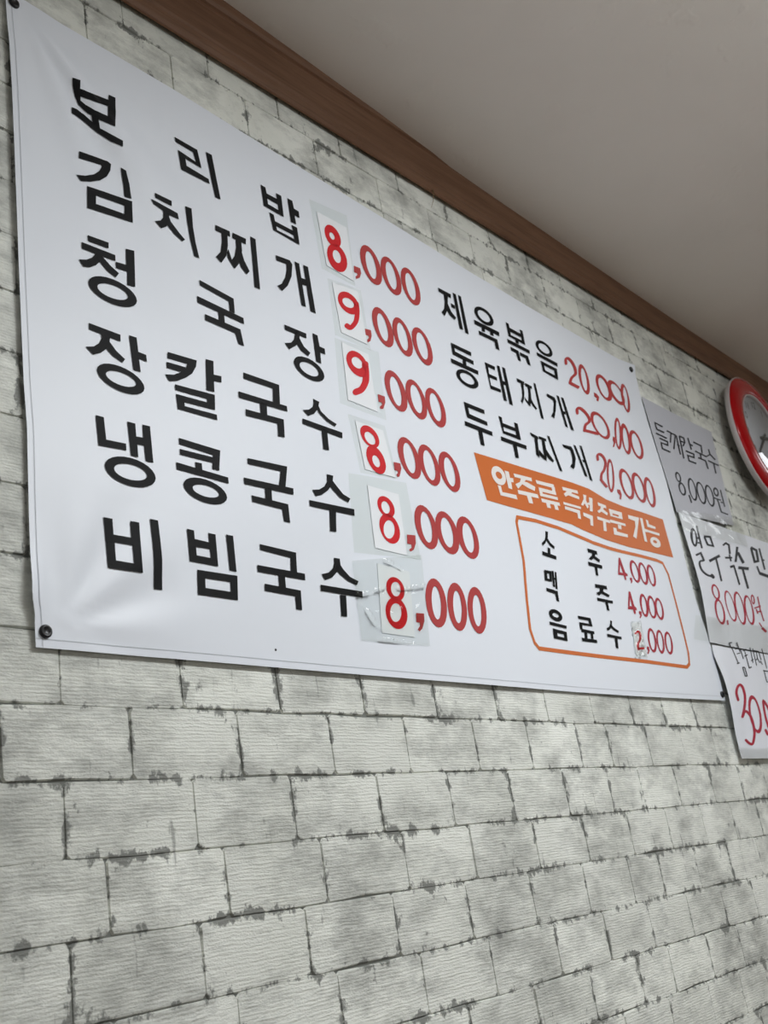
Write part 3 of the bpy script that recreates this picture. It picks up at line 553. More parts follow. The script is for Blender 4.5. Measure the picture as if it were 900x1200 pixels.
F|20087 10972 20078 10955 20059 10937 20034 10920 20007 10908 19981 10901 19961 10902 19949 10909 19948 10922
B|20087 10972 20093 10993 20098 11015 20102 11035 20107 11053 20113 11065 20117 11071 20121 11075 20128 11081 20134 11085 20139 11087 20142 11088 20147 11089 20160 11089 20179 11087 20201 11081 20222 11072 20243 11061 20261 11047 20278 11031 20295 11010 20310 10987 20322 10962 20331 10937 20336 10912 20338 10888 20339 10863 20336 10839 20329 10815 20319 10794 20306 10776 20289 10760 20260 10738 20218 10711 20169 10680 20117 10645 20068 10606 20030 10569 20000 10535 19974 10503 19950 10472 19928 10444 19905 10415|19948 10922 19953 10941 19958 10961 19962 10983 19968 11006 19979 11031 19999 11059 20027 11087 20060 11113 20098 11138 20141 11160 20187 11176 20229 11184 20263 11185 20294 11181 20323 11173 20351 11162 20376 11149 20398 11132 20418 11113 20436 11090 20453 11065 20467 11038 20477 11009 20483 10981 20486 10954 20486 10925 20482 10895 20473 10862 20456 10827 20427 10787 20382 10744 20328 10706 20276 10672 20229 10642 20191 10617 20163 10595 20140 10572 20116 10546 20094 10519 20072 10490 20048 10459 20023 10428|0
B|19889 10375 20024 10368 20161 10362 20300 10356|19992 10473 20129 10467 20267 10461 20409 10457|0
B|20926 10556 20873 10464 20811 10392 20745 10343 20678 10323 20617 10331 20564 10367 20524 10429 20499 10513 20490 10612 20497 10721 20521 10831 20559 10936 20610 11028 20669 11102 20734 11151 20800 11173 20862 11166 20916 11130 20959 11067 20986 10983 20997 10882 20990 10772 20966 10661|20809 10583 20772 10515 20733 10463 20695 10431 20660 10419 20630 10430 20609 10463 20596 10514 20593 10581 20600 10660 20616 10744 20641 10829 20672 10908 20708 10977 20746 11030 20784 11063 20819 11075 20849 11064 20871 11032 20885 10980 20889 10911 20882 10832 20866 10747 20841 10662|1
F|21087 10501 21222 10504 21327 10443 21218 10296 21121 10292 21181 10370 21064 10381
B|22034 10659 21991 10584 21930 10526 21854 10486 21766 10468 21673 10472 21581 10498 21498 10545 21430 10610 21383 10689 21359 10777 21361 10869 21387 10957 21436 11035 21503 11099 21584 11143 21674 11164 21766 11160 21854 11132 21932 11082 21994 11013 22037 10929 22058 10838 22056 10745|21882 10678 21851 10622 21810 10579 21760 10550 21704 10539 21648 10546 21594 10570 21547 10609 21511 10662 21487 10726 21479 10794 21485 10864 21506 10931 21540 10989 21584 11034 21635 11064 21690 11076 21745 11069 21797 11044 21841 11002 21875 10947 21897 10882 21905 10812 21900 10743|1
B|22688 10688 22624 10613 22541 10554 22449 10517 22355 10506 22262 10518 22173 10552 22092 10605 22025 10672 21975 10749 21945 10830 21940 10912 21960 10989 22004 11056 22072 11110 22159 11146 22262 11164 22371 11160 22477 11135 22572 11088 22649 11024 22703 10947 22729 10861 22724 10773|22603 10737 22559 10684 22502 10642 22437 10616 22370 10607 22304 10616 22242 10640 22186 10677 22141 10726 22108 10782 22090 10841 22089 10901 22106 10957 22140 11006 22189 11045 22252 11071 22323 11083 22398 11080 22470 11060 22534 11026 22586 10979 22620 10923 22635 10861 22629 10798|1
B|22936 10610 22868 10515 22793 10440 22719 10392 22653 10375 22599 10388 22557 10431 22530 10499 22520 10589 22529 10695 22559 10812 22604 10930 22660 11041 22722 11135 22785 11207 22848 11252 22907 11268 22960 11254 23003 11211 23033 11142 23048 11051 23046 10946 23026 10833 22990 10719|22824 10627 22772 10553 22723 10497 22680 10464 22646 10455 22624 10471 22612 10510 22614 10571 22629 10648 22657 10739 22694 10834 22737 10928 22781 11014 22824 11086 22865 11139 22901 11170 22932 11178 22954 11162 22967 11122 22970 11062 22962 10987 22942 10899 22912 10806 22872 10714|1
price동태찌개
F|19969 9198 19962 9183 19967 9171 19981 9166 20003 9167 20030 9174 20057 9186 20080 9202 20097 9219
F|19989 9644 19979 9628 19961 9611 19937 9596 19910 9585 19886 9580 19867 9582 19856 9590 19855 9602
B|19989 9644 19995 9666 20000 9688 20005 9709 20010 9726 20015 9737 20018 9740 20019 9741 20027 9746 20039 9751 20054 9757 20070 9760 20087 9763 20108 9762 20134 9759 20162 9752 20191 9743 20219 9732 20244 9720 20269 9706 20293 9689 20317 9671 20338 9651 20354 9632 20365 9615 20371 9599 20375 9584 20374 9572 20370 9561 20364 9550 20355 9541 20342 9530 20314 9514 20271 9490 20220 9462 20166 9429 20116 9391 20079 9355 20051 9320 20028 9288 20008 9256 19989 9227 19969 9198|19855 9602 19861 9622 19865 9642 19870 9665 19877 9689 19890 9716 19916 9746 19954 9775 19995 9799 20038 9819 20083 9835 20127 9846 20169 9852 20208 9851 20244 9847 20280 9839 20314 9829 20346 9817 20375 9804 20404 9788 20432 9770 20458 9750 20482 9729 20501 9707 20514 9686 20523 9667 20528 9647 20527 9625 20519 9601 20501 9573 20471 9540 20424 9505 20371 9473 20320 9445 20276 9421 20242 9401 20219 9383 20199 9364 20179 9339 20159 9311 20139 9281 20119 9250 20097 9219|0
B|19966 9172 20203 9200 20458 9234 20725 9273|20035 9257 20276 9286 20533 9322 20802 9361|0
B|21411 9478 21357 9401 21278 9338 21178 9293 21064 9268 20943 9265 20825 9285 20717 9325 20628 9385 20565 9459 20530 9543 20526 9631 20552 9717 20606 9795 20684 9860 20783 9908 20896 9935 21014 9939 21131 9919 21238 9878 21327 9816 21392 9740 21429 9654 21435 9565|21287 9492 21246 9432 21187 9384 21114 9349 21032 9332 20945 9331 20861 9348 20785 9382 20723 9430 20679 9489 20656 9555 20655 9624 20676 9691 20717 9752 20776 9802 20849 9837 20930 9857 21016 9858 21099 9840 21174 9806 21236 9757 21281 9696 21305 9629 21307 9559|1
F|21536 9457 21634 9452 21593 9307 21447 9153 21391 9154 21498 9284 21475 9352
B|21988 9492 21929 9380 21865 9283 21801 9210 21741 9163 21690 9147 21650 9163 21625 9208 21616 9281 21623 9376 21647 9487 21687 9607 21738 9729 21797 9843 21860 9941 21922 10016 21978 10063 22026 10079 22064 10062 22089 10016 22100 9942 22096 9846 22075 9733 22038 9613|21889 9494 21844 9404 21799 9329 21759 9273 21726 9239 21701 9230 21688 9247 21685 9287 21695 9349 21715 9429 21746 9521 21784 9619 21827 9717 21872 9807 21915 9883 21953 9940 21985 9974 22008 9983 22021 9966 22025 9925 22017 9862 21998 9781 21969 9689 21932 9591|1
B|22379 9362 22328 9268 22268 9194 22203 9144 22140 9121 22081 9129 22032 9164 21996 9227 21975 9311 21970 9412 21982 9524 22009 9637 22049 9745 22099 9840 22154 9914 22211 9963 22268 9984 22321 9975 22367 9937 22405 9874 22430 9789 22441 9689 22437 9579 22416 9468|22267 9380 22230 9310 22191 9256 22152 9220 22116 9206 22087 9215 22065 9245 22053 9295 22052 9362 22060 9440 22077 9525 22103 9611 22134 9691 22168 9761 22204 9815 22238 9850 22270 9863 22298 9853 22319 9823 22333 9773 22339 9707 22335 9629 22321 9545 22298 9460|1
B|22960 9329 22913 9246 22851 9181 22778 9139 22699 9121 22619 9130 22544 9163 22479 9220 22430 9297 22398 9387 22386 9486 22394 9586 22419 9680 22461 9761 22518 9825 22587 9868 22665 9887 22749 9881 22830 9850 22902 9796 22957 9720 22990 9628 23001 9527 22991 9425|22847 9351 22813 9286 22770 9237 22722 9205 22671 9194 22622 9203 22577 9233 22540 9281 22514 9344 22499 9418 22497 9497 22506 9577 22528 9651 22559 9715 22599 9764 22646 9796 22697 9809 22748 9801 22796 9772 22835 9724 22864 9661 22879 9586 22881 9506 22870 9426|1
price두부찌개
F|20210 8030 20209 8018 20219 8011 20238 8008 20263 8012 20292 8021 20318 8033 20339 8048 20350 8062
F|20425 8584 20416 8570 20397 8555 20371 8541 20343 8530 20316 8525 20295 8525 20283 8532 20281 8543
B|20425 8584 20431 8605 20436 8627 20441 8647 20446 8665 20453 8679 20459 8686 20464 8690 20474 8696 20485 8701 20497 8706 20508 8709 20518 8711 20533 8711 20555 8709 20579 8704 20602 8696 20623 8687 20640 8675 20654 8661 20667 8644 20677 8624 20683 8604 20684 8581 20678 8558 20663 8531 20641 8499 20612 8464 20579 8428 20545 8393 20513 8362 20484 8337 20452 8313 20415 8287 20376 8260 20336 8230 20301 8197 20276 8165 20258 8136 20244 8108 20233 8081 20222 8055 20210 8030|20281 8543 20287 8562 20292 8583 20297 8604 20304 8627 20316 8652 20338 8678 20372 8705 20412 8729 20456 8751 20503 8769 20551 8783 20596 8790 20635 8791 20670 8788 20702 8781 20732 8771 20759 8759 20780 8744 20797 8726 20812 8706 20824 8684 20831 8658 20832 8629 20823 8596 20804 8560 20777 8521 20744 8481 20708 8442 20671 8404 20635 8368 20595 8334 20553 8302 20512 8275 20478 8251 20450 8230 20429 8210 20412 8189 20398 8166 20386 8141 20375 8116 20363 8089 20350 8062|0
B|20189 8028 20274 7984 20361 7939 20448 7895|20318 8096 20405 8051 20491 8007 20578 7962|0
B|21016 8201 20957 8089 20892 7992 20825 7916 20762 7865 20706 7844 20660 7853 20628 7891 20612 7956 20613 8044 20631 8149 20666 8265 20716 8383 20777 8497 20844 8597 20913 8677 20980 8731 21038 8755 21084 8747 21115 8708 21129 8639 21125 8547 21103 8438 21066 8320|20928 8206 20882 8115 20836 8038 20792 7978 20753 7940 20723 7925 20702 7936 20693 7970 20695 8027 20710 8102 20735 8190 20771 8286 20813 8383 20860 8474 20908 8554 20954 8616 20994 8656 21025 8672 21046 8661 21055 8625 21051 8567 21034 8489 21007 8399 20971 8302|1
F|21040 7992 21197 8011 21228 7904 21131 7757 21048 7755 21122 7854 21020 7904
B|21899 8054 21846 7972 21779 7909 21701 7869 21619 7855 21537 7867 21462 7905 21397 7965 21346 8043 21315 8135 21304 8234 21315 8335 21347 8430 21400 8513 21468 8578 21547 8621 21632 8638 21716 8628 21794 8591 21860 8530 21909 8449 21939 8354 21948 8252 21934 8149|21793 8082 21753 8018 21706 7970 21653 7940 21599 7931 21547 7943 21501 7975 21463 8025 21437 8089 21423 8164 21423 8245 21438 8325 21466 8400 21505 8465 21553 8515 21607 8547 21662 8557 21715 8547 21762 8515 21800 8464 21826 8398 21839 8321 21837 8239 21822 8158|1
B|22502 8079 22448 7997 22379 7934 22301 7894 22218 7880 22138 7893 22064 7931 22002 7993 21955 8073 21927 8166 21920 8267 21934 8369 21969 8464 22022 8547 22090 8612 22168 8654 22251 8670 22333 8659 22409 8621 22473 8559 22520 8477 22548 8381 22555 8278 22539 8175|22393 8108 22352 8044 22304 7996 22252 7966 22199 7958 22149 7970 22105 8003 22070 8054 22047 8119 22037 8195 22040 8276 22057 8357 22086 8432 22126 8497 22174 8546 22226 8577 22280 8587 22331 8576 22376 8543 22411 8491 22435 8425 22445 8348 22441 8265 22423 8184|1
B|22974 8057 22919 7972 22854 7907 22784 7866 22713 7852 22647 7866 22589 7906 22544 7970 22514 8053 22502 8150 22508 8255 22532 8361 22571 8460 22625 8546 22688 8612 22757 8655 22827 8670 22893 8657 22952 8617 22999 8553 23031 8468 23045 8369 23039 8262 23015 8156|22861 8085 22820 8019 22776 7969 22732 7939 22691 7930 22655 7944 22627 7978 22609 8032 22601 8100 22605 8180 22621 8264 22646 8348 22680 8427 22720 8493 22763 8544 22806 8575 22848 8584 22884 8571 22912 8536 22932 8482 22940 8413 22936 8332 22921 8247 22895 8163|1
strip
F|15440 7641 15776 7650 16122 7659 16584 7670 17065 7682 17949 7709 18423 7713 18886 7706 19198 7689 19363 7683 19538 7680 19714 7655 19902 7633 20306 7596 20730 7599 21136 7591 21955 7608 22512 7606 23091 7605 23102 6624 22528 6612 21977 6601 21444 6586 20925 6571 20397 6574 19854 6566 19591 6576 19340 6588 19106 6605 18887 6625 18500 6690 17737 6709 16966 6701 16592 6696 16230 6691 15888 6689 15557 6688
안주류즉석주문가능
B|16353 7267 16328 7217 16289 7173 16239 7137 16181 7113 16119 7102 16058 7104 16001 7119 15952 7147 15916 7184 15893 7230 15885 7280 15894 7332 15917 7381 15955 7426 16004 7461 16062 7486 16124 7499 16186 7497 16243 7483 16293 7455 16331 7417 16354 7371 16362 7319|16234 7299 16224 7279 16207 7261 16186 7247 16161 7237 16134 7232 16107 7232 16081 7237 16059 7247 16042 7262 16031 7279 16027 7299 16030 7319 16040 7339 16056 7356 16078 7371 16103 7381 16130 7386 16157 7386 16182 7381 16205 7371 16222 7356 16233 7339 16237 7319|1
F|16371 7460 16511 7463 16515 7338 16623 7346 16613 7257 16525 7251 16510 7092 16382 7090
F|16014 7083 16125 7082 16130 6958 16609 6991 16628 6899 16048 6878
F|16675 7464 16993 7482 17320 7500 17321 7421 16689 7389
F|16925 7418 17107 7419 16945 7300 16733 7148 16663 7230 16851 7317
F|16963 7352 17128 7362 17400 7318 17345 7220 17125 7238 16918 7282
F|16703 7118 17060 7140 17427 7162 17447 7080 17070 7056 16702 7033
F|17000 7055 17165 7063 17182 6912 17028 6903
F|17469 7486 18143 7520 18144 7433 17483 7409
F|17523 7337 18159 7361 18163 7283 17535 7255
F|18044 7457 18165 7467 18147 7341 18030 7327
F|17520 7304 17650 7317 17635 7220 18184 7241 18181 7177 17526 7149
F|17536 7097 18210 7124 18215 7049 17532 7017
F|17690 7063 17831 7072 17833 6933 17695 6928
F|17977 7073 18101 7075 18125 6940 17987 6934
F|18457 7527 19021 7537 19022 7464 18461 7449
F|18644 7477 18808 7474 18717 7398 18498 7309 18458 7366
F|18691 7438 19031 7399 19013 7331 18640 7359
F|18364 7170 19003 7160 18991 7106 18362 7111
F|18383 7079 18933 7066 18900 6865 18791 6869 18810 6987 18372 7006
F|19217 7485 19345 7487 19277 7351 19107 7204 19034 7217 19197 7376
F|19265 7401 19341 7219 19264 7166 19178 7294
F|19437 7460 19595 7464 19476 7134 19352 7127 19398 7269 19302 7264 19335 7322 19407 7325
F|19046 7043 19233 7033 19434 7028 19364 6788 19244 6788 19284 6929 19033 6964
F|19814 7416 20217 7425 20212 7352 19803 7339
F|19955 7365 20108 7370 19972 7249 19768 7156 19706 7196 19870 7268
F|19997 7307 20240 7250 20177 7184 19915 7219
F|19634 7060 19941 7069 20258 7080 20256 7013 19941 7000 19635 6987
F|19896 7011 20036 7016 19976 6777 19830 6763
H|20336 7377 20665 7395 20984 7407 20944 7234 20647 7221 20342 7203|20467 7295 20786 7310 20776 7264 20474 7250
F|20271 7109 20650 7129 21018 7142 21015 7081 20647 7065 20269 7042
F|20629 7055 20795 7065 20762 6961 20610 6957
F|20359 6939 20508 6944 20506 6871 20998 6881 20990 6808 20319 6767
F|21277 7404 21798 7425 21683 7249 21400 6840 21258 6873 21507 7163 21545 7296 21247 7309
F|21845 7433 21978 7436 21947 7179 22081 7173 22059 7098 21933 7098 21908 6834 21773 6836
F|22134 7439 22240 7429 22237 7336 22551 7322 22536 7261 22121 7251
F|22063 7170 22673 7174 22648 7106 22064 7107
B|22586 6880 22559 6846 22516 6816 22462 6791 22398 6773 22331 6764 22264 6763 22202 6772 22149 6789 22108 6812 22083 6842 22075 6875 22084 6909 22110 6943 22151 6973 22204 6998 22267 7016 22334 7026 22402 7027 22465 7019 22519 7003 22561 6978 22587 6949 22595 6915|22418 6908 22409 6897 22394 6888 22375 6880 22351 6874 22325 6870 22299 6869 22275 6870 22253 6875 22236 6881 22225 6890 22221 6899 22223 6909 22231 6920 22246 6929 22266 6937 22289 6943 22315 6947 22341 6948 22366 6947 22387 6943 22404 6936 22415 6928 22420 6918|1
outline
B|16471 6548 17164 6590 17984 6571 18574 6499 19212 6430 19977 6427 20572 6442 21363 6463 22179 6465 22467 6429 22623 6142 22632 5302 22622 4757 22605 4254 22502 3964 22307 3872 21470 3874 20253 3881 18395 3869 16939 3870 16301 3871 16164 3983 16097 4254 16193 4830 16363 5624 16382 6127 16389 6405|16517 6472 17166 6512 17978 6493 18566 6421 19208 6352 19977 6349 20574 6364 21365 6385 22175 6387 22417 6357 22545 6122 22554 5302 22544 4759 22527 4268 22440 4020 22289 3950 21470 3952 20253 3959 18395 3947 16939 3948 16329 3949 16234 4027 16177 4258 16269 4816 16441 5614 16460 6125 16467 6383|1
소주
F|17428 6378 17516 6373 17469 6246 17327 6104 17214 6039 17191 6088 17333 6176 17396 6270
F|17439 6241 17527 6146 17655 6081 17617 6023 17482 6080 17394 6174
F|17382 6029 17467 6018 17434 5882 17340 5893
F|17145 5916 17634 5882 17617 5804 17127 5834
F|18911 6220 19098 6217 19294 6215 19292 6134 18902 6137
F|19075 6169 19222 6154 19155 6069 18977 5969 18880 5993 19045 6090
F|19120 6101 19362 6037 19310 5967 19070 6032
F|18826 5919 19107 5917 19404 5918 19393 5842 19095 5837 18813 5836
F|19065 5870 19174 5868 19144 5656 19044 5658
맥주
H|17072 5519 17327 5527 17266 5299 17017 5302|17151 5457 17229 5461 17203 5349 17132 5351
F|17340 5540 17413 5540 17344 5204 17272 5207
F|17345 5401 17434 5401 17427 5360 17345 5359
F|17450 5531 17507 5529 17420 5167 17356 5171
F|17010 5153 17406 5130 17382 4916 17295 4923 17298 5061 17000 5083
F|18916 5453 19415 5471 19416 5392 18912 5373
F|19094 5395 19260 5390 19172 5294 18998 5213 18899 5257 19063 5318
F|19143 5340 19466 5280 19407 5223 19092 5272
F|18893 5160 19217 5160 19550 5161 19534 5102 18884 5091
F|19203 5115 19313 5115 19312 4924 19209 4928
음료수
B|17369 4590 17350 4561 17316 4536 17271 4516 17216 4504 17157 4499 17097 4502 17039 4513 16989 4530 16949 4554 16922 4582 16910 4612 16914 4643 16933 4672 16966 4697 17011 4717 17065 4730 17124 4736 17185 4733 17242 4722 17293 4704 17334 4680 17361 4652 17373 4621|17255 4610 17247 4599 17232 4590 17210 4582 17185 4577 17156 4574 17126 4574 17098 4578 17072 4584 17052 4592 17038 4602 17030 4613 17031 4624 17039 4635 17054 4644 17075 4652 17101 4658 17129 4660 17159 4660 17187 4657 17213 4651 17234 4643 17248 4632 17255 4621|1
F|16865 4470 17458 4439 17443 4381 16857 4407
H|16936 4344 17416 4312 17377 4129 16901 4147|17054 4265 17293 4256 17279 4188 17057 4199
F|17968 4687 18439 4685 18450 4625 17973 4623
F|18336 4644 18453 4644 18450 4538 18351 4529
F|17968 4558 18457 4555 18450 4514 17972 4503
F|17968 4558 18067 4539 18041 4398 17954 4414
F|17985 4428 18478 4412 18463 4352 17983 4359
F|18084 4367 18189 4364 18150 4223 18048 4227
F|18316 4356 18411 4355 18382 4241 18292 4246
F|17935 4241 18509 4240 18505 4177 17933 4172
F|19246 4718 19314 4701 19270 4600 19144 4505 19029 4476 19022 4523 19152 4577 19213 4643
F|19251 4622 19355 4559 19513 4512 19475 4461 19308 4507 19204 4558
F|18986 4408 19561 4390 19554 4334 18981 4343
F|19265 4359 19381 4356 19327 4125 19230 4125
price소주
H|20289 6223 20361 6234 20439 5910 20528 5882 20512 5828 20425 5824 20419 5738 20344 5728 20338 5824 20079 5810|20286 6071 20325 5881 20182 5881
F|20596 5812 20697 5812 20684 5731 20603 5669 20590 5694 20621 5737 20580 5758
B|21088 5855 21053 5801 21009 5760 20959 5736 20907 5729 20855 5739 20808 5767 20769 5811 20739 5866 20721 5930 20717 5999 20726 6067 20749 6130 20783 6185 20826 6226 20877 6252 20930 6260 20982 6250 21030 6222 21071 6178 21100 6122 21118 6057 21121 5987 21111 5918|21012 5880 20987 5838 20957 5807 20925 5789 20892 5784 20862 5794 20835 5817 20814 5852 20801 5896 20795 5947 20798 6001 20809 6054 20828 6104 20854 6146 20883 6177 20916 6196 20949 6201 20980 6192 21007 6169 21028 6134 21042 6089 21047 6038 21043 5983 21032 5929|1
B|21453 5851 21417 5797 21374 5756 21326 5731 21275 5725 21227 5736 21183 5765 21148 5810 21122 5866 21108 5932 21107 6001 21119 6071 21143 6135 21178 6190 21221 6232 21270 6257 21320 6265 21369 6254 21414 6225 21450 6181 21476 6123 21490 6056 21490 5986 21478 5916|21376 5878 21350 5835 21320 5804 21289 5785 21258 5781 21230 5791 21206 5815 21188 5851 21177 5896 21174 5948 21180 6004 21193 6058 21214 6109 21240 6152 21269 6184 21301 6203 21332 6207 21361 6198 21385 6174 21403 6137 21414 6091 21416 6039 21410 5983 21397 5928|1
B|21830 5854 21795 5800 21752 5760 21704 5736 21655 5729 21608 5741 21565 5769 21531 5813 21507 5869 21495 5934 21495 6003 21508 6071 21533 6135 21568 6189 21610 6230 21658 6256 21708 6263 21756 6252 21798 6223 21833 6179 21858 6122 21870 6056 21869 5987 21856 5918|21750 5878 21724 5836 21695 5805 21665 5787 21636 5783 21609 5793 21587 5817 21571 5853 21563 5898 21562 5949 21569 6004 21584 6058 21604 6108 21630 6150 21660 6181 21690 6200 21720 6205 21747 6195 21769 6171 21784 6135 21793 6089 21794 6037 21786 5982 21772 5928|1
price맥주
H|20382 5470 20458 5470 20479 5151 20558 5108 20548 5056 20482 5055 20464 4966 20389 4964 20386 5060 20157 5048|20376 5320 20368 5127 20265 5129
F|20631 5051 20757 5051 20721 4958 20625 4885 20589 4894 20651 4959 20610 4998
B|21085 5092 21048 5033 21005 4986 20957 4955 20909 4942 20863 4947 20823 4969 20791 5008 20770 5061 20760 5124 20762 5193 20777 5264 20804 5331 20840 5391 20883 5438 20931 5470 20979 5485 21026 5481 21067 5458 21099 5419 21121 5365 21131 5301 21128 5231 21112 5159|21003 5115 20977 5070 20949 5035 20920 5012 20893 5002 20870 5007 20851 5025 20839 5057 20834 5098 20836 5148 20846 5202 20862 5257 20884 5309 20910 5354 20939 5390 20968 5414 20995 5424 21019 5419 21038 5401 21050 5369 21055 5327 21052 5276 21042 5222 21026 5167|1
B|21451 5090 21414 5031 21368 4984 21319 4953 21268 4939 21220 4944 21177 4966 21143 5005 21119 5058 21108 5121 21110 5190 21125 5260 21151 5328 21189 5387 21233 5435 21283 5467 21334 5482 21383 5478 21427 5456 21461 5417 21485 5363 21496 5299 21494 5229 21479 5157|21382 5111 21355 5065 21323 5029 21291 5006 21259 4996 21230 5000 21206 5018 21189 5049 21179 5091 21178 5141 21185 5195 21200 5250 21222 5302 21250 5348 21281 5385 21314 5409 21346 5420 21375 5416 21399 5397 21417 5366 21427 5324 21428 5273 21420 5219 21405 5163|1
B|21805 5085 21767 5028 21721 4982 21670 4951 21617 4937 21567 4942 21522 4963 21485 5001 21460 5052 21447 5113 21447 5180 21461 5249 21487 5315 21524 5373 21570 5419 21621 5451 21674 5466 21725 5463 21771 5441 21808 5403 21834 5351 21847 5289 21846 5221 21832 5151|21730 5109 21703 5065 21671 5030 21639 5007 21607 4997 21578 5001 21553 5019 21536 5049 21526 5089 21524 5138 21531 5190 21546 5244 21568 5295 21595 5339 21626 5375 21659 5399 21691 5409 21721 5405 21745 5388 21763 5357 21773 5316 21775 5267 21768 5214 21752 5160|1
price음료수
F|20610 4265 20690 4253 20673 4169 20582 4089 20543 4111 20610 4165 20574 4212
B|21061 4308 21022 4246 20976 4197 20926 4163 20875 4146 20827 4148 20784 4168 20750 4205 20727 4257 20716 4320 20719 4389 20735 4461 20762 4530 20800 4592 20846 4643 20896 4678 20947 4696 20996 4695 21040 4675 21074 4637 21098 4584 21108 4521 21105 4450 21089 4377|20984 4330 20956 4282 20924 4244 20891 4218 20860 4205 20832 4207 20810 4224 20794 4254 20785 4295 20786 4345 20794 4400 20811 4456 20834 4510 20862 4559 20894 4598 20926 4625 20958 4638 20986 4636 21009 4619 21025 4589 21034 4547 21033 4497 21024 4441 21008 4385|1
B|21428 4305 21390 4245 21345 4196 21296 4162 21247 4146 21201 4148 21161 4168 21130 4205 21110 4256 21102 4318 21106 4387 21123 4458 21152 4527 21190 4588 21235 4638 21283 4672 21333 4690 21379 4689 21420 4669 21452 4631 21472 4579 21480 4516 21475 4446 21457 4374|21361 4330 21332 4282 21301 4244 21269 4218 21239 4206 21212 4208 21191 4225 21176 4254 21169 4295 21170 4344 21180 4399 21197 4455 21221 4508 21249 4556 21281 4594 21313 4621 21344 4634 21371 4632 21393 4616 21407 4586 21414 4544 21412 4494 21402 4440 21385 4383|1
B|21831 4309 21792 4249 21746 4201 21695 4168 21644 4152 21595 4154 21552 4173 21518 4209 21495 4259 21485 4320 21487 4387 21503 4456 21531 4523 21570 4583 21616 4632 21667 4666 21718 4683 21768 4682 21811 4663 21846 4627 21870 4576 21880 4515 21877 4446 21860 4376|21755 4330 21726 4283 21694 4246 21661 4220 21630 4208 21602 4210 21580 4226 21565 4255 21557 4295 21558 4344 21567 4397 21585 4453 21608 4505 21637 4553 21669 4591 21702 4617 21734 4630 21762 4628 21784 4612 21800 4582 21807 4542 21806 4492 21796 4438 21779 4383|1
patch1.paper
Q|11998 11568 12760 11556 12710 10385 12039 10449
patch1.digit
B|12528 11140 12509 11081 12477 11029 12435 10987 12386 10958 12332 10944 12279 10946 12228 10964 12185 10996 12151 11040 12128 11094 12119 11153 12124 11214 12142 11273 12173 11325 12214 11368 12263 11398 12316 11412 12371 11411 12422 11394 12466 11362 12501 11317 12524 11262 12533 11202|12372 11161 12366 11142 12355 11125 12342 11112 12326 11102 12308 11097 12291 11098 12274 11103 12260 11113 12248 11128 12241 11145 12238 11164 12239 11184 12245 11202 12255 11219 12269 11233 12285 11242 12302 11247 12320 11247 12337 11242 12351 11231 12363 11217 12370 11200 12373 11181|1
B|12601 10708 12576 10631 12536 10561 12483 10502 12421 10460 12354 10435 12287 10430 12225 10445 12171 10479 12129 10530 12101 10594 12090 10666 12097 10743 12120 10819 12159 10889 12210 10949 12272 10993 12339 11019 12406 11026 12470 11012 12526 10978 12570 10926 12598 10861 12609 10786|12447 10741 12436 10706 12420 10674 12398 10648 12372 10629 12345 10619 12318 10618 12292 10627 12271 10644 12254 10668 12244 10699 12240 10733 12244 10769 12254 10804 12271 10835 12293 10862 12318 10881 12345 10891 12373 10893 12398 10885 12420 10867 12437 10843 12447 10812 12451 10777|1
patch1.tape
F|11854 11770 12336 11813 12837 11859 12783 11057 12731 10282 12310 10314 11902 10345 11879 11048
patch2.paper
Q|12111 10137 12779 10188 12787 9115 12136 9141
patch2.digit
B|12725 9825 12703 9767 12664 9713 12610 9667 12547 9633 12477 9614 12406 9609 12339 9619 12280 9644 12232 9682 12200 9730 12185 9784 12187 9843 12208 9901 12245 9954 12297 10000 12359 10035 12429 10056 12500 10062 12569 10052 12630 10028 12679 9990 12713 9941 12728 9885|12596 9841 12585 9815 12565 9790 12537 9768 12502 9750 12464 9739 12425 9734 12387 9736 12354 9744 12326 9759 12307 9778 12297 9802 12298 9827 12308 9854 12328 9878 12355 9900 12389 9918 12427 9930 12467 9935 12505 9934 12539 9925 12567 9911 12587 9891 12596 9867|1
F|12355 9383 12334 9384 12308 9375 12283 9360 12262 9340 12248 9318 12243 9298 12249 9282 12263 9273
F|12597 9862 12604 9884 12619 9907 12642 9928 12669 9944 12695 9952 12716 9951 12730 9941 12734 9924
B|12597 9862 12596 9835 12595 9808 12594 9782 12593 9756 12590 9731 12585 9704 12579 9675 12570 9643 12561 9610 12550 9578 12539 9549 12528 9525 12516 9504 12504 9485 12490 9466 12476 9449 12460 9431 12444 9414 12430 9398 12416 9385 12405 9374 12396 9368 12393 9365 12397 9367 12403 9369 12403 9369 12395 9371 12384 9375 12370 9380 12355 9383|12734 9924 12733 9897 12732 9871 12731 9844 12729 9815 12726 9785 12720 9753 12712 9719 12703 9683 12692 9647 12680 9610 12666 9575 12650 9541 12632 9508 12612 9478 12591 9450 12570 9424 12550 9402 12531 9381 12512 9361 12491 9341 12469 9320 12443 9300 12414 9281 12379 9264 12344 9256 12318 9257 12299 9262 12285 9267 12274 9271 12263 9273|0
patch2.tape
F|12008 10182 12432 10220 12873 10260 12867 9632 12861 9018 12408 9028 11973 9038 11990 9603
patch3.paper
Q|12105 8936 12767 8910 12755 7786 12029 7819
patch3.digit
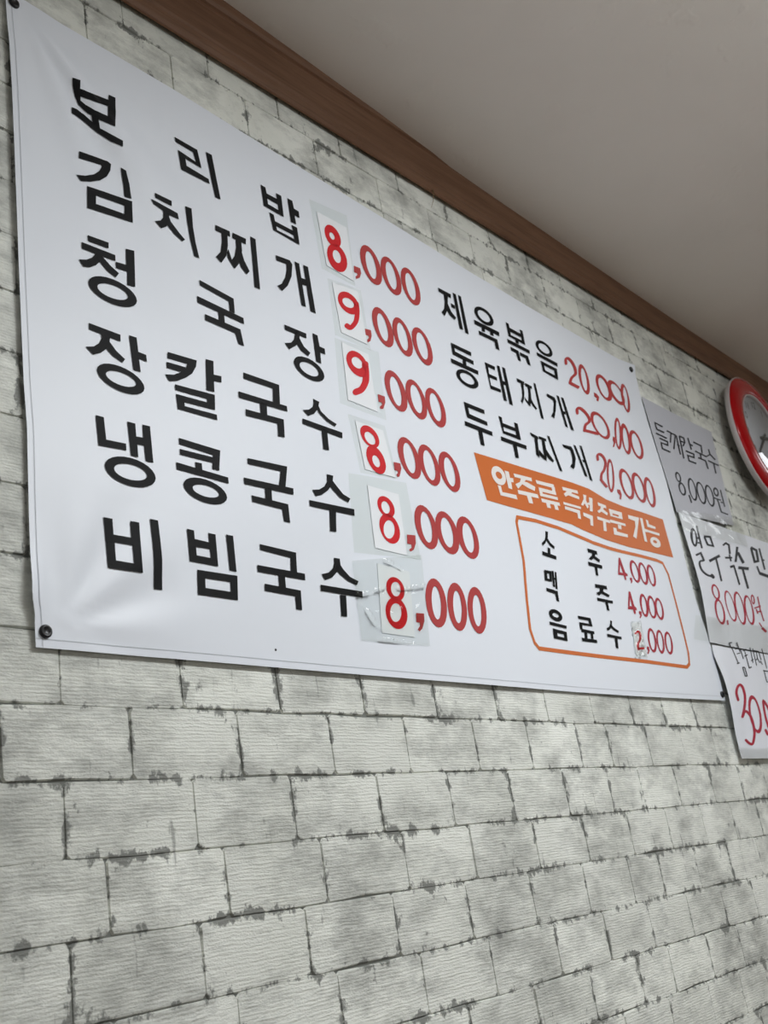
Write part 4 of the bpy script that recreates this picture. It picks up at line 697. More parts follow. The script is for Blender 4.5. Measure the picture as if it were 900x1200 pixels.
B|12687 8577 12663 8514 12623 8458 12569 8413 12505 8382 12435 8366 12365 8368 12298 8385 12240 8418 12194 8464 12163 8519 12149 8581 12153 8645 12175 8707 12214 8763 12266 8809 12329 8841 12399 8858 12470 8858 12538 8842 12598 8809 12646 8763 12678 8706 12692 8642|12554 8630 12543 8601 12523 8574 12496 8552 12464 8535 12429 8525 12393 8522 12358 8527 12328 8539 12304 8558 12287 8581 12280 8608 12281 8637 12292 8665 12311 8692 12337 8714 12369 8731 12404 8742 12440 8745 12475 8740 12506 8728 12530 8710 12547 8686 12555 8659|1
F|12235 8076 12204 8053 12182 8027 12171 8000 12173 7977 12187 7962 12212 7956 12244 7960 12278 7975
F|12537 8634 12546 8661 12568 8690 12598 8715 12633 8733 12668 8741 12696 8738 12713 8724 12718 8701
B|12537 8634 12533 8599 12530 8565 12528 8531 12524 8498 12520 8467 12515 8438 12510 8409 12504 8383 12498 8359 12491 8336 12483 8315 12473 8294 12459 8270 12442 8244 12422 8217 12403 8192 12383 8170 12367 8154 12354 8144 12340 8134 12320 8123 12295 8109 12265 8093 12235 8076|12718 8701 12714 8667 12711 8633 12708 8598 12704 8563 12700 8528 12694 8494 12688 8464 12681 8434 12674 8404 12664 8373 12651 8340 12634 8306 12613 8270 12590 8235 12563 8199 12535 8163 12504 8129 12470 8095 12432 8064 12393 8038 12358 8018 12327 8002 12302 7989 12278 7975|0
patch3.tape
F|11940 8971 12492 9012 13073 9056 13015 8359 12959 7683 12375 7692 11819 7702 11879 8327
patch4.paper
Q|12125 7463 12813 7451 12940 6602 12177 6595
patch4.digit
B|12655 7190 12636 7142 12603 7101 12558 7069 12504 7050 12445 7043 12386 7050 12330 7070 12280 7101 12241 7142 12215 7189 12203 7240 12206 7291 12224 7338 12256 7380 12300 7411 12353 7432 12412 7440 12472 7433 12529 7414 12579 7383 12620 7342 12647 7294 12659 7242|12553 7179 12542 7151 12523 7128 12497 7110 12467 7099 12434 7095 12400 7099 12368 7110 12340 7128 12318 7152 12303 7179 12296 7208 12298 7238 12309 7265 12327 7289 12352 7307 12383 7319 12416 7323 12449 7319 12482 7308 12510 7289 12533 7266 12548 7238 12555 7209|1
B|12719 6751 12696 6692 12660 6643 12613 6607 12557 6587 12498 6583 12438 6596 12382 6625 12334 6668 12296 6722 12272 6783 12262 6848 12268 6911 12289 6970 12324 7020 12371 7057 12426 7078 12485 7083 12546 7071 12603 7043 12653 6999 12691 6945 12716 6882 12725 6816|12577 6774 12568 6748 12553 6727 12534 6710 12512 6700 12488 6697 12464 6701 12441 6712 12422 6729 12407 6751 12397 6777 12394 6804 12396 6831 12405 6856 12420 6878 12439 6895 12461 6905 12486 6908 12510 6905 12533 6894 12552 6877 12567 6854 12577 6829 12580 6801|1
patch4.tape
F|11970 7546 12421 7551 12890 7557 12989 6587 12512 6545 12053 6506 12012 7021
patch5.paper
Q|12170 6312 12940 6299 12887 5211 12111 5230
patch5.digit
B|12753 5960 12735 5914 12703 5873 12661 5842 12612 5821 12558 5812 12503 5817 12452 5833 12408 5861 12372 5899 12349 5943 12339 5990 12343 6039 12360 6085 12391 6126 12432 6158 12481 6179 12535 6189 12590 6185 12642 6169 12688 6141 12724 6104 12748 6059 12758 6010|12636 5976 12626 5948 12609 5923 12588 5903 12562 5888 12535 5881 12508 5881 12483 5889 12461 5903 12444 5923 12433 5948 12429 5976 12432 6004 12442 6032 12458 6057 12479 6078 12505 6092 12532 6100 12559 6100 12585 6093 12607 6078 12624 6058 12635 6033 12639 6005|1
B|12794 5569 12769 5505 12730 5449 12678 5405 12618 5376 12553 5363 12488 5368 12428 5391 12376 5428 12336 5479 12310 5539 12300 5604 12307 5671 12330 5735 12368 5791 12419 5837 12478 5867 12543 5881 12609 5877 12671 5856 12724 5818 12766 5766 12792 5705 12802 5638|12671 5621 12656 5577 12633 5536 12602 5499 12567 5470 12529 5450 12492 5440 12457 5442 12427 5455 12405 5479 12391 5510 12386 5549 12392 5591 12406 5634 12429 5675 12460 5712 12495 5742 12532 5763 12570 5773 12605 5771 12635 5758 12658 5735 12673 5703 12677 5664|1
patch5.tape
F|11753 6441 12099 6471 12455 6501 12823 6532 13203 6564 13222 5870 13241 5192 12807 5162 12389 5132 11985 5104 11596 5076 11673 5746
patch6.paper
Q|12102 4968 12871 4933 12727 3825 11949 3834
patch6.digit
B|12657 4559 12636 4508 12602 4462 12557 4425 12505 4399 12448 4386 12390 4386 12336 4399 12289 4425 12253 4461 12228 4506 12218 4556 12223 4608 12242 4658 12275 4704 12319 4741 12371 4768 12429 4783 12487 4784 12542 4771 12590 4745 12628 4708 12652 4663 12662 4612|12566 4587 12555 4555 12535 4525 12510 4499 12481 4479 12450 4467 12419 4463 12390 4466 12365 4478 12346 4497 12333 4522 12329 4552 12332 4583 12344 4615 12362 4644 12387 4670 12416 4690 12447 4703 12479 4708 12508 4704 12534 4693 12553 4673 12566 4648 12570 4618|1
B|12625 4156 12599 4089 12557 4030 12503 3981 12440 3946 12373 3927 12305 3926 12242 3942 12188 3975 12146 4021 12119 4078 12109 4142 12116 4209 12140 4275 12180 4334 12233 4384 12295 4421 12363 4441 12432 4444 12496 4429 12552 4397 12596 4350 12623 4291 12633 4225|12492 4204 12478 4163 12454 4124 12424 4090 12389 4063 12352 4044 12315 4036 12281 4038 12251 4050 12229 4072 12215 4102 12210 4137 12215 4177 12229 4218 12252 4256 12282 4291 12316 4319 12354 4338 12391 4347 12426 4346 12456 4333 12479 4311 12493 4281 12498 4245|1
patch6.tape
F|11498 4923 11911 5004 12342 5089 12791 5177 13258 5269 13157 4471 13057 3705 12634 3697 12225 3689 11831 3681 11450 3673 11474 4289
patch7.paper
Q|20141 4742 20562 4795 20471 4054 20021 4037
patch7.digit
F|20129 4160 20132 4153 20141 4147 20156 4145 20174 4146 20192 4150 20208 4158 20219 4166 20223 4175
F|20240 4498 20222 4492 20204 4489 20187 4489 20175 4493 20169 4500 20170 4509 20178 4518 20192 4526
B|20240 4498 20265 4509 20291 4523 20313 4535 20331 4542 20335 4544 20328 4543 20329 4543 20340 4537 20351 4526 20360 4513 20365 4499 20367 4487 20364 4475 20358 4461 20348 4445 20335 4429 20319 4411 20302 4393 20283 4376 20258 4356 20230 4335 20200 4313 20173 4291 20152 4268 20139 4246 20133 4226 20131 4208 20131 4192 20131 4176 20129 4160|20192 4526 20214 4536 20236 4548 20262 4561 20292 4575 20330 4588 20375 4593 20406 4585 20426 4573 20442 4558 20453 4541 20461 4523 20463 4504 20459 4486 20450 4466 20437 4447 20421 4427 20404 4407 20385 4387 20361 4365 20332 4343 20302 4322 20276 4301 20254 4283 20239 4268 20231 4253 20226 4239 20225 4224 20225 4209 20225 4192 20223 4175|0
B|20154 4159 20249 4167 20345 4176 20442 4184|20173 4204 20268 4213 20365 4221 20461 4230|0
patch7.tape
F|20093 4766 20580 4823 20473 4001 19938 3980
poster1.sheet
Q|23851 11170 28050 11194 27713 8231 24018 7963
poster1.text
B|24717 10534 24191 10534 24195 10300 24647 10308|24645 10477 24266 10494 24295 10356 24714 10364|0
B|24083 10157 24709 10159|24149 10211 24778 10214|0
B|24217 10047 24672 10059 24644 9993 24248 9973 24216 9752 24700 9759|24281 10101 24786 10115 24709 9945 24325 9933 24320 9807 24767 9813|0
B|24847 10416 25071 10419 24866 10095|24910 10469 25184 10471 24957 10115|0
B|25091 10411 25324 10415 24975 9930|25155 10463 25441 10468 25065 9948|0
B|25387 10424 25321 9849|25486 10458 25418 9881|0
B|25294 10121 25456 10120|25354 10168 25517 10167|0
B|25597 10470 25479 9770|25696 10502 25577 9800|0
B|25607 10449 25858 10454 25849 10334 25650 10186|25677 10507 25968 10512 25956 10353 25726 10182|0
B|25558 10297 25840 10310|25618 10349 25901 10362|0
B|26156 10543 26177 10191|26257 10579 26277 10226|0
B|26188 10342 26368 10339|26255 10395 26436 10392|0
B|25772 10049 26237 10059 26210 9998 25816 9974 25793 9761 26260 9776|25839 10105 26357 10116 26280 9949 25902 9934 25901 9818 26326 9832|0
B|26477 10479 26950 10479 26862 10237|26543 10532 27060 10532 26963 10264|0
B|26424 10194 27149 10177|26492 10246 27219 10229|0
B|26720 10186 26692 10042|26821 10217 26793 10072|0
B|26519 10016 26956 10019 26982 9785|26583 10068 27056 10072 27084 9819|0
B|27411 10487 27407 10336 27187 10243|27515 10522 27510 10338 27210 10211|0
B|27407 10329 27691 10208|27500 10379 27784 10257|0
B|27157 10066 27833 10057|27225 10119 27903 10110|0
B|27491 10062 27445 9745|27594 10093 27549 9775|0
poster1.price
B|24947 9045 24920 9008 24883 8977 24840 8953 24793 8938 24746 8933 24702 8938 24663 8954 24633 8978 24614 9010 24607 9047 24612 9086 24629 9126 24658 9163 24695 9195 24738 9220 24784 9235 24831 9240 24875 9235 24913 9219 24942 9195 24962 9162 24969 9125 24964 9085|24870 9052 24853 9028 24831 9007 24805 8992 24779 8983 24753 8981 24730 8986 24710 8997 24696 9015 24688 9037 24687 9063 24693 9090 24705 9116 24723 9141 24745 9162 24770 9177 24796 9186 24822 9188 24845 9183 24865 9172 24879 9154 24887 9132 24888 9106 24882 9079|1
B|25035 8709 25000 8662 24954 8622 24899 8592 24840 8574 24781 8568 24725 8576 24676 8596 24638 8628 24614 8669 24606 8716 24614 8767 24637 8818 24673 8866 24721 8906 24776 8937 24835 8956 24894 8962 24948 8954 24996 8934 25032 8901 25056 8859 25064 8811 25057 8760|24947 8720 24923 8687 24893 8660 24860 8640 24825 8628 24790 8626 24759 8633 24733 8648 24714 8672 24703 8702 24702 8736 24710 8773 24727 8809 24751 8842 24781 8869 24815 8890 24850 8902 24884 8904 24915 8897 24941 8881 24959 8857 24970 8827 24971 8792 24963 8756|1
B|25131 8647 25156 8541 25158 8430|25226 8680 25251 8571 25253 8459|0
B|25716 8729 25664 8657 25602 8601 25536 8565 25468 8552 25405 8561 25350 8592 25307 8643 25279 8711 25268 8791 25274 8878 25297 8966 25335 9049 25387 9122 25449 9179 25516 9216 25583 9231 25647 9223 25703 9192 25746 9140 25775 9071 25786 8989 25779 8901 25756 8812|25639 8749 25597 8690 25551 8645 25503 8617 25457 8607 25415 8617 25382 8645 25358 8690 25345 8748 25345 8816 25357 8890 25381 8964 25415 9033 25456 9093 25503 9139 25551 9168 25597 9179 25639 9170 25673 9141 25697 9096 25710 9036 25710 8967 25697 8893 25673 8818|1
B|26276 8735 26223 8664 26158 8608 26086 8571 26012 8557 25941 8565 25878 8595 25827 8645 25792 8711 25774 8790 25776 8876 25796 8963 25834 9045 25887 9118 25952 9175 26024 9213 26099 9229 26170 9222 26234 9192 26285 9142 26321 9074 26338 8993 26336 8906 26315 8818|26190 8756 26148 8697 26099 8651 26047 8623 25997 8612 25950 8621 25910 8648 25881 8692 25863 8749 25858 8816 25867 8888 25889 8961 25922 9030 25964 9089 26013 9135 26065 9165 26116 9176 26164 9168 26204 9141 26233 9097 26251 9039 26255 8971 26246 8897 26224 8824|1
B|26813 8759 26759 8688 26695 8633 26625 8598 26552 8584 26483 8592 26422 8622 26373 8672 26339 8738 26323 8816 26325 8901 26346 8987 26385 9069 26438 9140 26502 9196 26572 9233 26645 9249 26715 9242 26777 9212 26827 9161 26861 9094 26877 9014 26874 8928 26852 8841|26726 8780 26684 8722 26636 8678 26585 8650 26535 8640 26489 8649 26451 8675 26422 8718 26405 8775 26401 8841 26411 8912 26432 8984 26465 9051 26507 9109 26556 9155 26607 9184 26657 9194 26703 9186 26742 9159 26771 9115 26788 9058 26791 8991 26782 8919 26759 8847|1
B|27279 9102 27250 9065 27213 9033 27168 9007 27120 8989 27072 8980 27027 8982 26987 8993 26956 9013 26936 9041 26928 9075 26933 9112 26950 9150 26978 9187 27015 9219 27060 9246 27108 9264 27156 9272 27202 9271 27242 9260 27273 9240 27293 9212 27301 9178 27296 9140|27198 9111 27182 9090 27162 9072 27139 9058 27113 9048 27088 9044 27065 9045 27045 9052 27030 9064 27020 9080 27017 9099 27020 9120 27030 9141 27046 9162 27066 9180 27089 9194 27115 9204 27140 9209 27163 9207 27183 9201 27199 9189 27208 9173 27211 9154 27208 9132|1
B|26824 8881 27257 8887|26878 8926 27312 8933|0
B|27016 8878 27040 8764|27100 8905 27123 8791|0
B|27430 9247 27387 8727|27524 9275 27480 8753|0
B|27222 8836 27345 8825|27282 8877 27405 8865|0
B|27035 8764 27039 8504 27489 8502|27128 8792 27131 8548 27546 8546|0
poster2.sheet
Q|24089 7971 29943 8039 30545 3945 23849 4597
poster2.text
B|24758 7293 24705 7228 24642 7171 24572 7127 24502 7099 24437 7088 24383 7097 24345 7125 24324 7169 24321 7227 24335 7293 24365 7365 24408 7437 24462 7503 24522 7560 24585 7603 24647 7630 24705 7639 24755 7629 24793 7601 24818 7557 24827 7500 24820 7434 24797 7364|24654 7302 24618 7256 24580 7216 24542 7187 24509 7170 24482 7166 24463 7176 24455 7199 24457 7233 24469 7276 24489 7326 24516 7378 24548 7429 24583 7476 24619 7515 24653 7544 24683 7560 24708 7564 24725 7553 24735 7531 24736 7497 24727 7454 24710 7405 24685 7353|1
B|24919 7730 24886 7425 24859 7110|25039 7762 25009 7457 24986 7142|0
B|24728 7357 24931 7376|24774 7403 24974 7423|0
B|24706 7225 24881 7246|24748 7272 24922 7292|0
B|24298 6808 24654 6918 24716 6758|24283 6857 24798 7016 24880 6807|0
F|25066 6364 25091 6366 25117 6372 25141 6382 25160 6392 25170 6403 25170 6413 25160 6419 25142 6422
F|24799 6807 24827 6813 24851 6814 24866 6810 24872 6802 24867 6792 24852 6780 24829 6769 24800 6759
B|24799 6807 24739 6791 24673 6776 24596 6759 24512 6736 24421 6705 24348 6666 24306 6627 24282 6589 24270 6550 24268 6513 24274 6478 24290 6448 24318 6424 24359 6404 24410 6387 24471 6374 24538 6364 24610 6357 24687 6354 24770 6355 24850 6358 24927 6361 24999 6363 25066 6364|24800 6759 24732 6741 24656 6724 24587 6708 24532 6694 24502 6684 24485 6674 24463 6655 24445 6625 24434 6591 24433 6557 24440 6526 24456 6501 24482 6481 24520 6463 24566 6448 24620 6436 24679 6427 24737 6420 24797 6416 24862 6416 24931 6417 25003 6420 25074 6422 25142 6422|0
F|25042 6349 25065 6342 25099 6342 25139 6349 25179 6361 25212 6377 25234 6394 25242 6410 25234 6423
F|24974 6389 24966 6402 24975 6418 24999 6436 25034 6452 25075 6465 25115 6472 25149 6471 25171 6465
B|24974 6389 24985 6383 24997 6376 25008 6369 25019 6363 25030 6356 25042 6349|25171 6465 25182 6458 25192 6451 25203 6444 25213 6437 25224 6430 25234 6423|0
B|25243 7478 25605 7522 25642 7330 25425 7325 25353 7517|25288 7536 25729 7591 25766 7285 25307 7263 25227 7476|0
B|25194 6791 25981 7050|25155 6851 25943 7111|0
B|25600 6966 25577 6623 25548 6325|25721 6995 25697 6650 25668 6351|0
B|26401 7411 26602 7495 26729 7477 26623 7217|26348 7444 26637 7565 26880 7533 26760 7244|0
B|26258 7039 26753 7110|26294 7097 26792 7168|0
B|26590 7196 26563 7002|26698 7221 26670 7026|0
B|26456 6802 26778 6886|26446 6860 26768 6946|0
B|26677 6899 26690 6364|26800 6929 26812 6392|0
B|27305 7535 26861 7037|27471 7553 27020 7053|0
B|27196 7337 27393 7055|27401 7405 27601 7121|0
B|26967 6846 27721 6915|27050 6939 27810 7011|0
B|27222 6898 27208 6323|27382 6936 27366 6358|0
B|28350 7648 28687 7614 28597 7331 28478 7304 28527 7698|28488 7729 28890 7689 28767 7304 28280 7195 28336 7652|0
B|28998 7739 28941 7090|29141 7774 29083 7122|0
B|28971 7375 29180 7389|29029 7426 29239 7441|0
B|28401 7121 28446 6907|28539 7158 28585 6942|0
B|28420 6884 29337 6868|28564 6984 29488 6970|0
poster2.price
B|25242 5906 25203 5859 25151 5820 25090 5792 25023 5777 24953 5775 24886 5787 24825 5811 24777 5846 24745 5890 24733 5941 24743 5995 24774 6049 24823 6098 24884 6140 24952 6170 25022 6187 25090 6189 25152 6176 25204 6150 25243 6112 25267 6065 25276 6013 25267 5958|25147 5919 25118 5883 25082 5854 25041 5834 24997 5823 24955 5823 24915 5833 24882 5853 24858 5882 24845 5917 24844 5957 24856 5999 24880 6039 24913 6076 24952 6107 24996 6128 25039 6140 25081 6140 25118 6129 25147 6108 25168 6078 25178 6042 25178 6001 25168 5959|1
B|25201 5321 25142 5246 25070 5187 24990 5146 24905 5126 24822 5128 24744 5153 24677 5197 24626 5258 24596 5333 24590 5417 24611 5504 24659 5590 24731 5668 24818 5733 24911 5779 25002 5802 25086 5801 25158 5775 25215 5728 25253 5663 25271 5583 25268 5496 25244 5406|25099 5343 25052 5281 24998 5233 24940 5200 24883 5185 24829 5188 24782 5210 24745 5248 24721 5301 24713 5364 24721 5435 24747 5508 24789 5578 24842 5642 24903 5693 24965 5728 25025 5745 25078 5742 25122 5720 25153 5679 25171 5624 25173 5558 25162 5486 25136 5412|1
B|25232 5271 25187 5140|25342 5286 25297 5156|0
B|25939 5417 25880 5344 25812 5296 25739 5274 25666 5280 25599 5314 25541 5374 25497 5454 25468 5550 25458 5656 25468 5764 25496 5868 25541 5960 25600 6034 25669 6085 25743 6109 25816 6104 25885 6071 25944 6011 25989 5929 26017 5831 26026 5723 26015 5613 25985 5508|25878 5451 25828 5387 25772 5345 25715 5327 25659 5333 25609 5363 25568 5416 25539 5487 25523 5572 25522 5666 25536 5761 25565 5852 25606 5933 25656 5998 25712 6042 25771 6062 25828 6057 25879 6026 25920 5973 25950 5901 25965 5814 25965 5719 25949 5622 25920 5531|1
B|26523 5419 26453 5334 26374 5274 26292 5242 26212 5242 26140 5271 26080 5329 26036 5411 26010 5512 26005 5626 26022 5744 26058 5860 26113 5965 26181 6051 26260 6114 26343 6148 26425 6152 26500 6123 26563 6065 26608 5981 26634 5877 26637 5761 26618 5640 26579 5523|26432 5451 26374 5377 26313 5326 26252 5300 26196 5300 26148 5327 26112 5378 26089 5451 26082 5540 26091 5639 26115 5743 26153 5843 26202 5934 26260 6009 26322 6063 26384 6091 26442 6092 26491 6066 26529 6013 26551 5939 26558 5848 26548 5747 26522 5642 26482 5541|1
B|27116 5478 27046 5395 26968 5334 26887 5298 26809 5290 26738 5310 26679 5356 26637 5426 26613 5514 26610 5616 26627 5723 26664 5830 26718 5929 26787 6013 26865 6076 26947 6115 27028 6125 27101 6107 27162 6060 27206 5989 27230 5899 27232 5795 27212 5685 27172 5577|27012 5506 26955 5436 26897 5385 26839 5355 26787 5350 26744 5368 26712 5409 26693 5470 26690 5547 26702 5635 26728 5728 26767 5819 26816 5904 26872 5975 26932 6028 26991 6060 27044 6067 27089 6049 27122 6007 27140 5945 27143 5866 27130 5777 27102 5683 27062 5590|1
B|27506 6003 27477 5969 27443 5940 27405 5919 27367 5906 27331 5903 27300 5909 27275 5925 27258 5949 27251 5980 27253 6015 27265 6052 27286 6089 27315 6123 27349 6152 27387 6174 27425 6187 27461 6191 27493 6185 27519 6169 27536 6145 27543 6114 27541 6078 27528 6040|27429 6014 27412 5992 27393 5974 27375 5961 27357 5954 27342 5953 27330 5958 27322 5969 27319 5985 27321 6005 27328 6028 27339 6051 27353 6075 27370 6096 27389 6114 27407 6128 27425 6135 27440 6136 27452 6131 27460 6121 27463 6104 27461 6084 27455 6061 27444 6037|1
B|27311 5774 27836 5894|27305 5809 27831 5929|0
B|27758 6164 27659 5729|27856 6183 27756 5746|0
B|27394 5772 27401 5643|27489 5793 27495 5663|0
B|27468 5696 27682 5725 27686 5469|27486 5732 27778 5772 27783 5488|0
B|27318 5388 27429 5278|27400 5412 27511 5302|0
B|27382 5242 27611 5148|27532 5301 27763 5207|0
poster3.sheet
C|23893 4534 23797 4267 23875 3741 23825 3151 23795 2414 23864 1858|27723 4634 27708 4218 27790 3697 27834 3136 27788 2469 27874 1826
poster3.text
B|24956 4647 25155 4679|24959 4671 25158 4703|0
B|25018 4556 25172 4150|25073 4569 25226 4161|0
B|24931 4652 24989 4554|24984 4666 25043 4567|0
B|25093 4140 25280 4166|25099 4168 25286 4194|0
B|25435 4709 25465 4469|25497 4721 25527 4481|0
B|25227 4515 25478 4552|25231 4536 25482 4574|0
B|25264 4398 25507 4438|25265 4419 25508 4459|0
B|25542 4559 25549 4294|25605 4571 25612 4305|0
B|25356 4078 25364 3853|25424 4089 25432 3864|0
B|25491 4074 25483 3859|25559 4085 25552 3869|0
B|25385 4068 25510 4066|25415 4096 25540 4093|0
B|25377 3843 25519 3850|25396 3872 25539 3880|0
B|25696 4504 25961 4568|25685 4526 25950 4589|0
B|25695 4364 25941 4424|25682 4384 25928 4445|0
B|25779 4528 25768 4081|25836 4538 25825 4090|0
B|25773 4065 25978 4106|25764 4094 25969 4135|0
B|26194 4633 26110 4234|26253 4642 26168 4242|0
B|26059 4273 26254 4329|26040 4289 26235 4346|0
B|26354 4620 26296 4172|26415 4629 26355 4180|0
B|26392 4557 26725 4556|26425 4586 26759 4586|0
B|26552 4570 26490 4365 26365 4336|26613 4578 26545 4356 26376 4317|0
B|26475 4377 26577 4260|26533 4393 26635 4275|0
B|26702 4570 26716 4346|26763 4581 26778 4357|0
B|26646 4314 26715 4219|26706 4329 26775 4234|0
B|26985 4666 26942 4137|27048 4677 27004 4146|0
B|26654 4059 26973 4048|26690 4088 27010 4077|0
B|26703 4068 26678 3776|26764 4077 26739 3785|0
B|26667 3765 26953 3759|26699 3793 26986 3788|0
poster3.price
F|24381 2836 24371 2824 24377 2814 24398 2807 24430 2804 24469 2806 24509 2812 24543 2821 24566 2832
F|24568 3237 24560 3225 24536 3212 24499 3201 24455 3193 24409 3189 24369 3189 24342 3195 24332 3204
B|24568 3237 24568 3265 24565 3293 24562 3320 24563 3347 24568 3372 24581 3396 24602 3420 24629 3445 24661 3469 24694 3492 24728 3514 24759 3532 24790 3548 24822 3563 24851 3575 24874 3582 24884 3585 24883 3585 24889 3584 24905 3582 24923 3575 24941 3565 24957 3550 24968 3531 24975 3506 24978 3474 24976 3437 24970 3399 24958 3359 24941 3320 24917 3280 24885 3237 24846 3193 24803 3149 24757 3105 24711 3064 24663 3024 24611 2987 24556 2949 24498 2912 24438 2874 24381 2836|24332 3204 24331 3231 24327 3258 24323 3286 24323 3315 24331 3344 24350 3374 24381 3405 24421 3436 24466 3466 24514 3495 24561 3521 24607 3545 24653 3567 24703 3589 24754 3609 24810 3627 24872 3642 24937 3649 24989 3647 25031 3639 25065 3626 25093 3609 25115 3588 25129 3563 25137 3533 25140 3498 25138 3459 25132 3417 25120 3374 25102 3331 25076 3287 25043 3242 25005 3196 24963 3150 24919 3105 24875 3063 24829 3022 24779 2982 24727 2944 24673 2907 24620 2870 24566 2832|0
F|24401 2299 24378 2305 24348 2306 24315 2303 24285 2297 24262 2287 24250 2276 24250 2265 24262 2256
F|24548 2815 24519 2805 24482 2797 24442 2793 24406 2793 24378 2798 24363 2807 24364 2818 24381 2830
B|24548 2815 24605 2844 24661 2876 24712 2906 24757 2930 24785 2942 24781 2941 24785 2941 24818 2933 24858 2918 24897 2897 24930 2873 24955 2849 24972 2823 24983 2794 24989 2761 24990 2726 24988 2690 24985 2654 24979 2618 24972 2581 24962 2544 24947 2507 24929 2470 24904 2434 24872 2395 24830 2353 24784 2311 24737 2272 24694 2241 24661 2222 24647 2217 24649 2217 24643 2217 24623 2220 24594 2226 24565 2232 24540 2238 24516 2247 24489 2258 24461 2272 24432 2286 24401 2299|24381 2830 24438 2857 24495 2887 24555 2920 24620 2952 24697 2982 24799 3004 24888 3001 24950 2986 25001 2965 25045 2940 25081 2912 25110 2883 25129 2852 25141 2818 25147 2782 25148 2745 25146 2707 25142 2670 25137 2633 25129 2594 25118 2555 25102 2515 25081 2475 25054 2435 25019 2392 24975 2347 24927 2302 24876 2260 24825 2224 24774 2194 24712 2171 24638 2159 24574 2160 24527 2166 24489 2173 24454 2180 24416 2190 24381 2203 24349 2216 24319 2231 24291 2244 24262 2256|0
B|25616 2685 25532 2587 25437 2513 25337 2465 25239 2449 25148 2463 25071 2508 25012 2579 24976 2673 24965 2783 24981 2902 25023 3023 25089 3137 25172 3236 25267 3314 25369 3365 25469 3385 25562 3372 25642 3328 25701 3255 25736 3158 25745 3044 25726 2921 25682 2799|25504 2724 25439 2645 25368 2585 25296 2546 25229 2533 25169 2545 25122 2581 25090 2639 25075 2716 25079 2805 25102 2902 25142 3000 25196 3093 25261 3173 25332 3235 25405 3276 25474 3291 25535 3280 25583 3244 25615 3184 25629 3106 25624 3014 25600 2915 25559 2816|1
F|25888 2600 25893 2591 25908 2585 25930 2582 25957 2583 25983 2588 26006 2596 26021 2606 26027 2616
F|26417 3032 26419 3022 26409 3012 26391 3002 26365 2995 26337 2991 26311 2991 26290 2995 26278 3002
B|26417 3032 26378 3081 26338 3139 26297 3197 26257 3247 26214 3285 26106 3311 26021 3250 25990 3198 25963 3134 25939 3062 25919 2992 25904 2929 25893 2873 25889 2818 25888 2763 25889 2708 25889 2654 25888 2600|26278 3002 26239 3051 26198 3109 26158 3166 26120 3214 26089 3242 26130 3232 26154 3249 26128 3207 26102 3145 26078 3075 26058 3005 26043 2943 26033 2888 26028 2834 26027 2780 26027 2725 26028 2671 26027 2616|0
F|25740 2406 25765 2402 25795 2403 25826 2408 25854 2416 25873 2427 25881 2439 25876 2450 25860 2458
F|25653 2521 25654 2532 25667 2544 25690 2555 25719 2562 25750 2565 25779 2564 25801 2558 25812 2549
B|25653 2521 25661 2505 25669 2488 25678 2470 25686 2454 25693 2440 25700 2428 25707 2419 25718 2410 25750 2401 25781 2403 25756 2401 25740 2406|25812 2549 25820 2533 25828 2515 25837 2498 25844 2482 25852 2468 25857 2458 25861 2454 25857 2457 25832 2464 25806 2463 25838 2464 25860 2458|0
tapeA
Q|23935 7998 28190 8492 28132 7641 23876 7458
tapeB
Q|23346 5200 28132 5336 28146 4558 22973 4599
tapeC
Q|23814 2101 27766 2091 27770 1799 23802 1834
nail
F|9687 3426 9719 3429 9713 3393 9681 3390
ridges
R|11273 4324 11753 4446 12181 4592 12661 4621 13280 4767
R|12291 5058 12447 5023 12641 4963
R|11862 3732 12138 3740 12581 3734
R|11689 4155 11806 3993
edgeTop
R|6052 12624 6383 12608 6607 12593 6896 12560 7482 12549 9011 12531 12207 12395 15267 12231 16772 12150 17758 12121 18907 12069 21506 12040 23058 12042 23973 12135
edgeRight
R|23973 12135 23855 11844 23789 11221 23804 10313 23928 8857 23892 7945 23764 6511 23760 5600 23873 4848 23915 4246 23896 3629 23893 3205
edgeBottom
R|6131 3186 6532 3187 6975 3182 7941 3178 10088 3163 12849 3153 17298 3146 19770 3156 23893 3205
edgeLeft
R|6052 12624 6061 12410 6070 12076 6091 11663 6103 10929 6103 8217 6114 6416 6135 5856 6109 4425 6081 3829 6089 3676 6119 3578 6119 3454 6129 3314 6131 3186
pins
R|6180 12423 23625 11894 23775 3341 6250 3370'''
D = {}
for ln in TRACED.strip().split('\n'):
    if '|' not in ln: cur = D.setdefault(ln, []); continue
    f = ln.split('|'); g_ = [f[0]]
    for a in f[1:]:
        v = a.split(' ')
        g_.append(int(v[0]) if len(v) == 1 else [(int(v[i])/1e4, int(v[i+1])/1e4) for i in range(0, len(v), 2)])
    cur.append(g_)

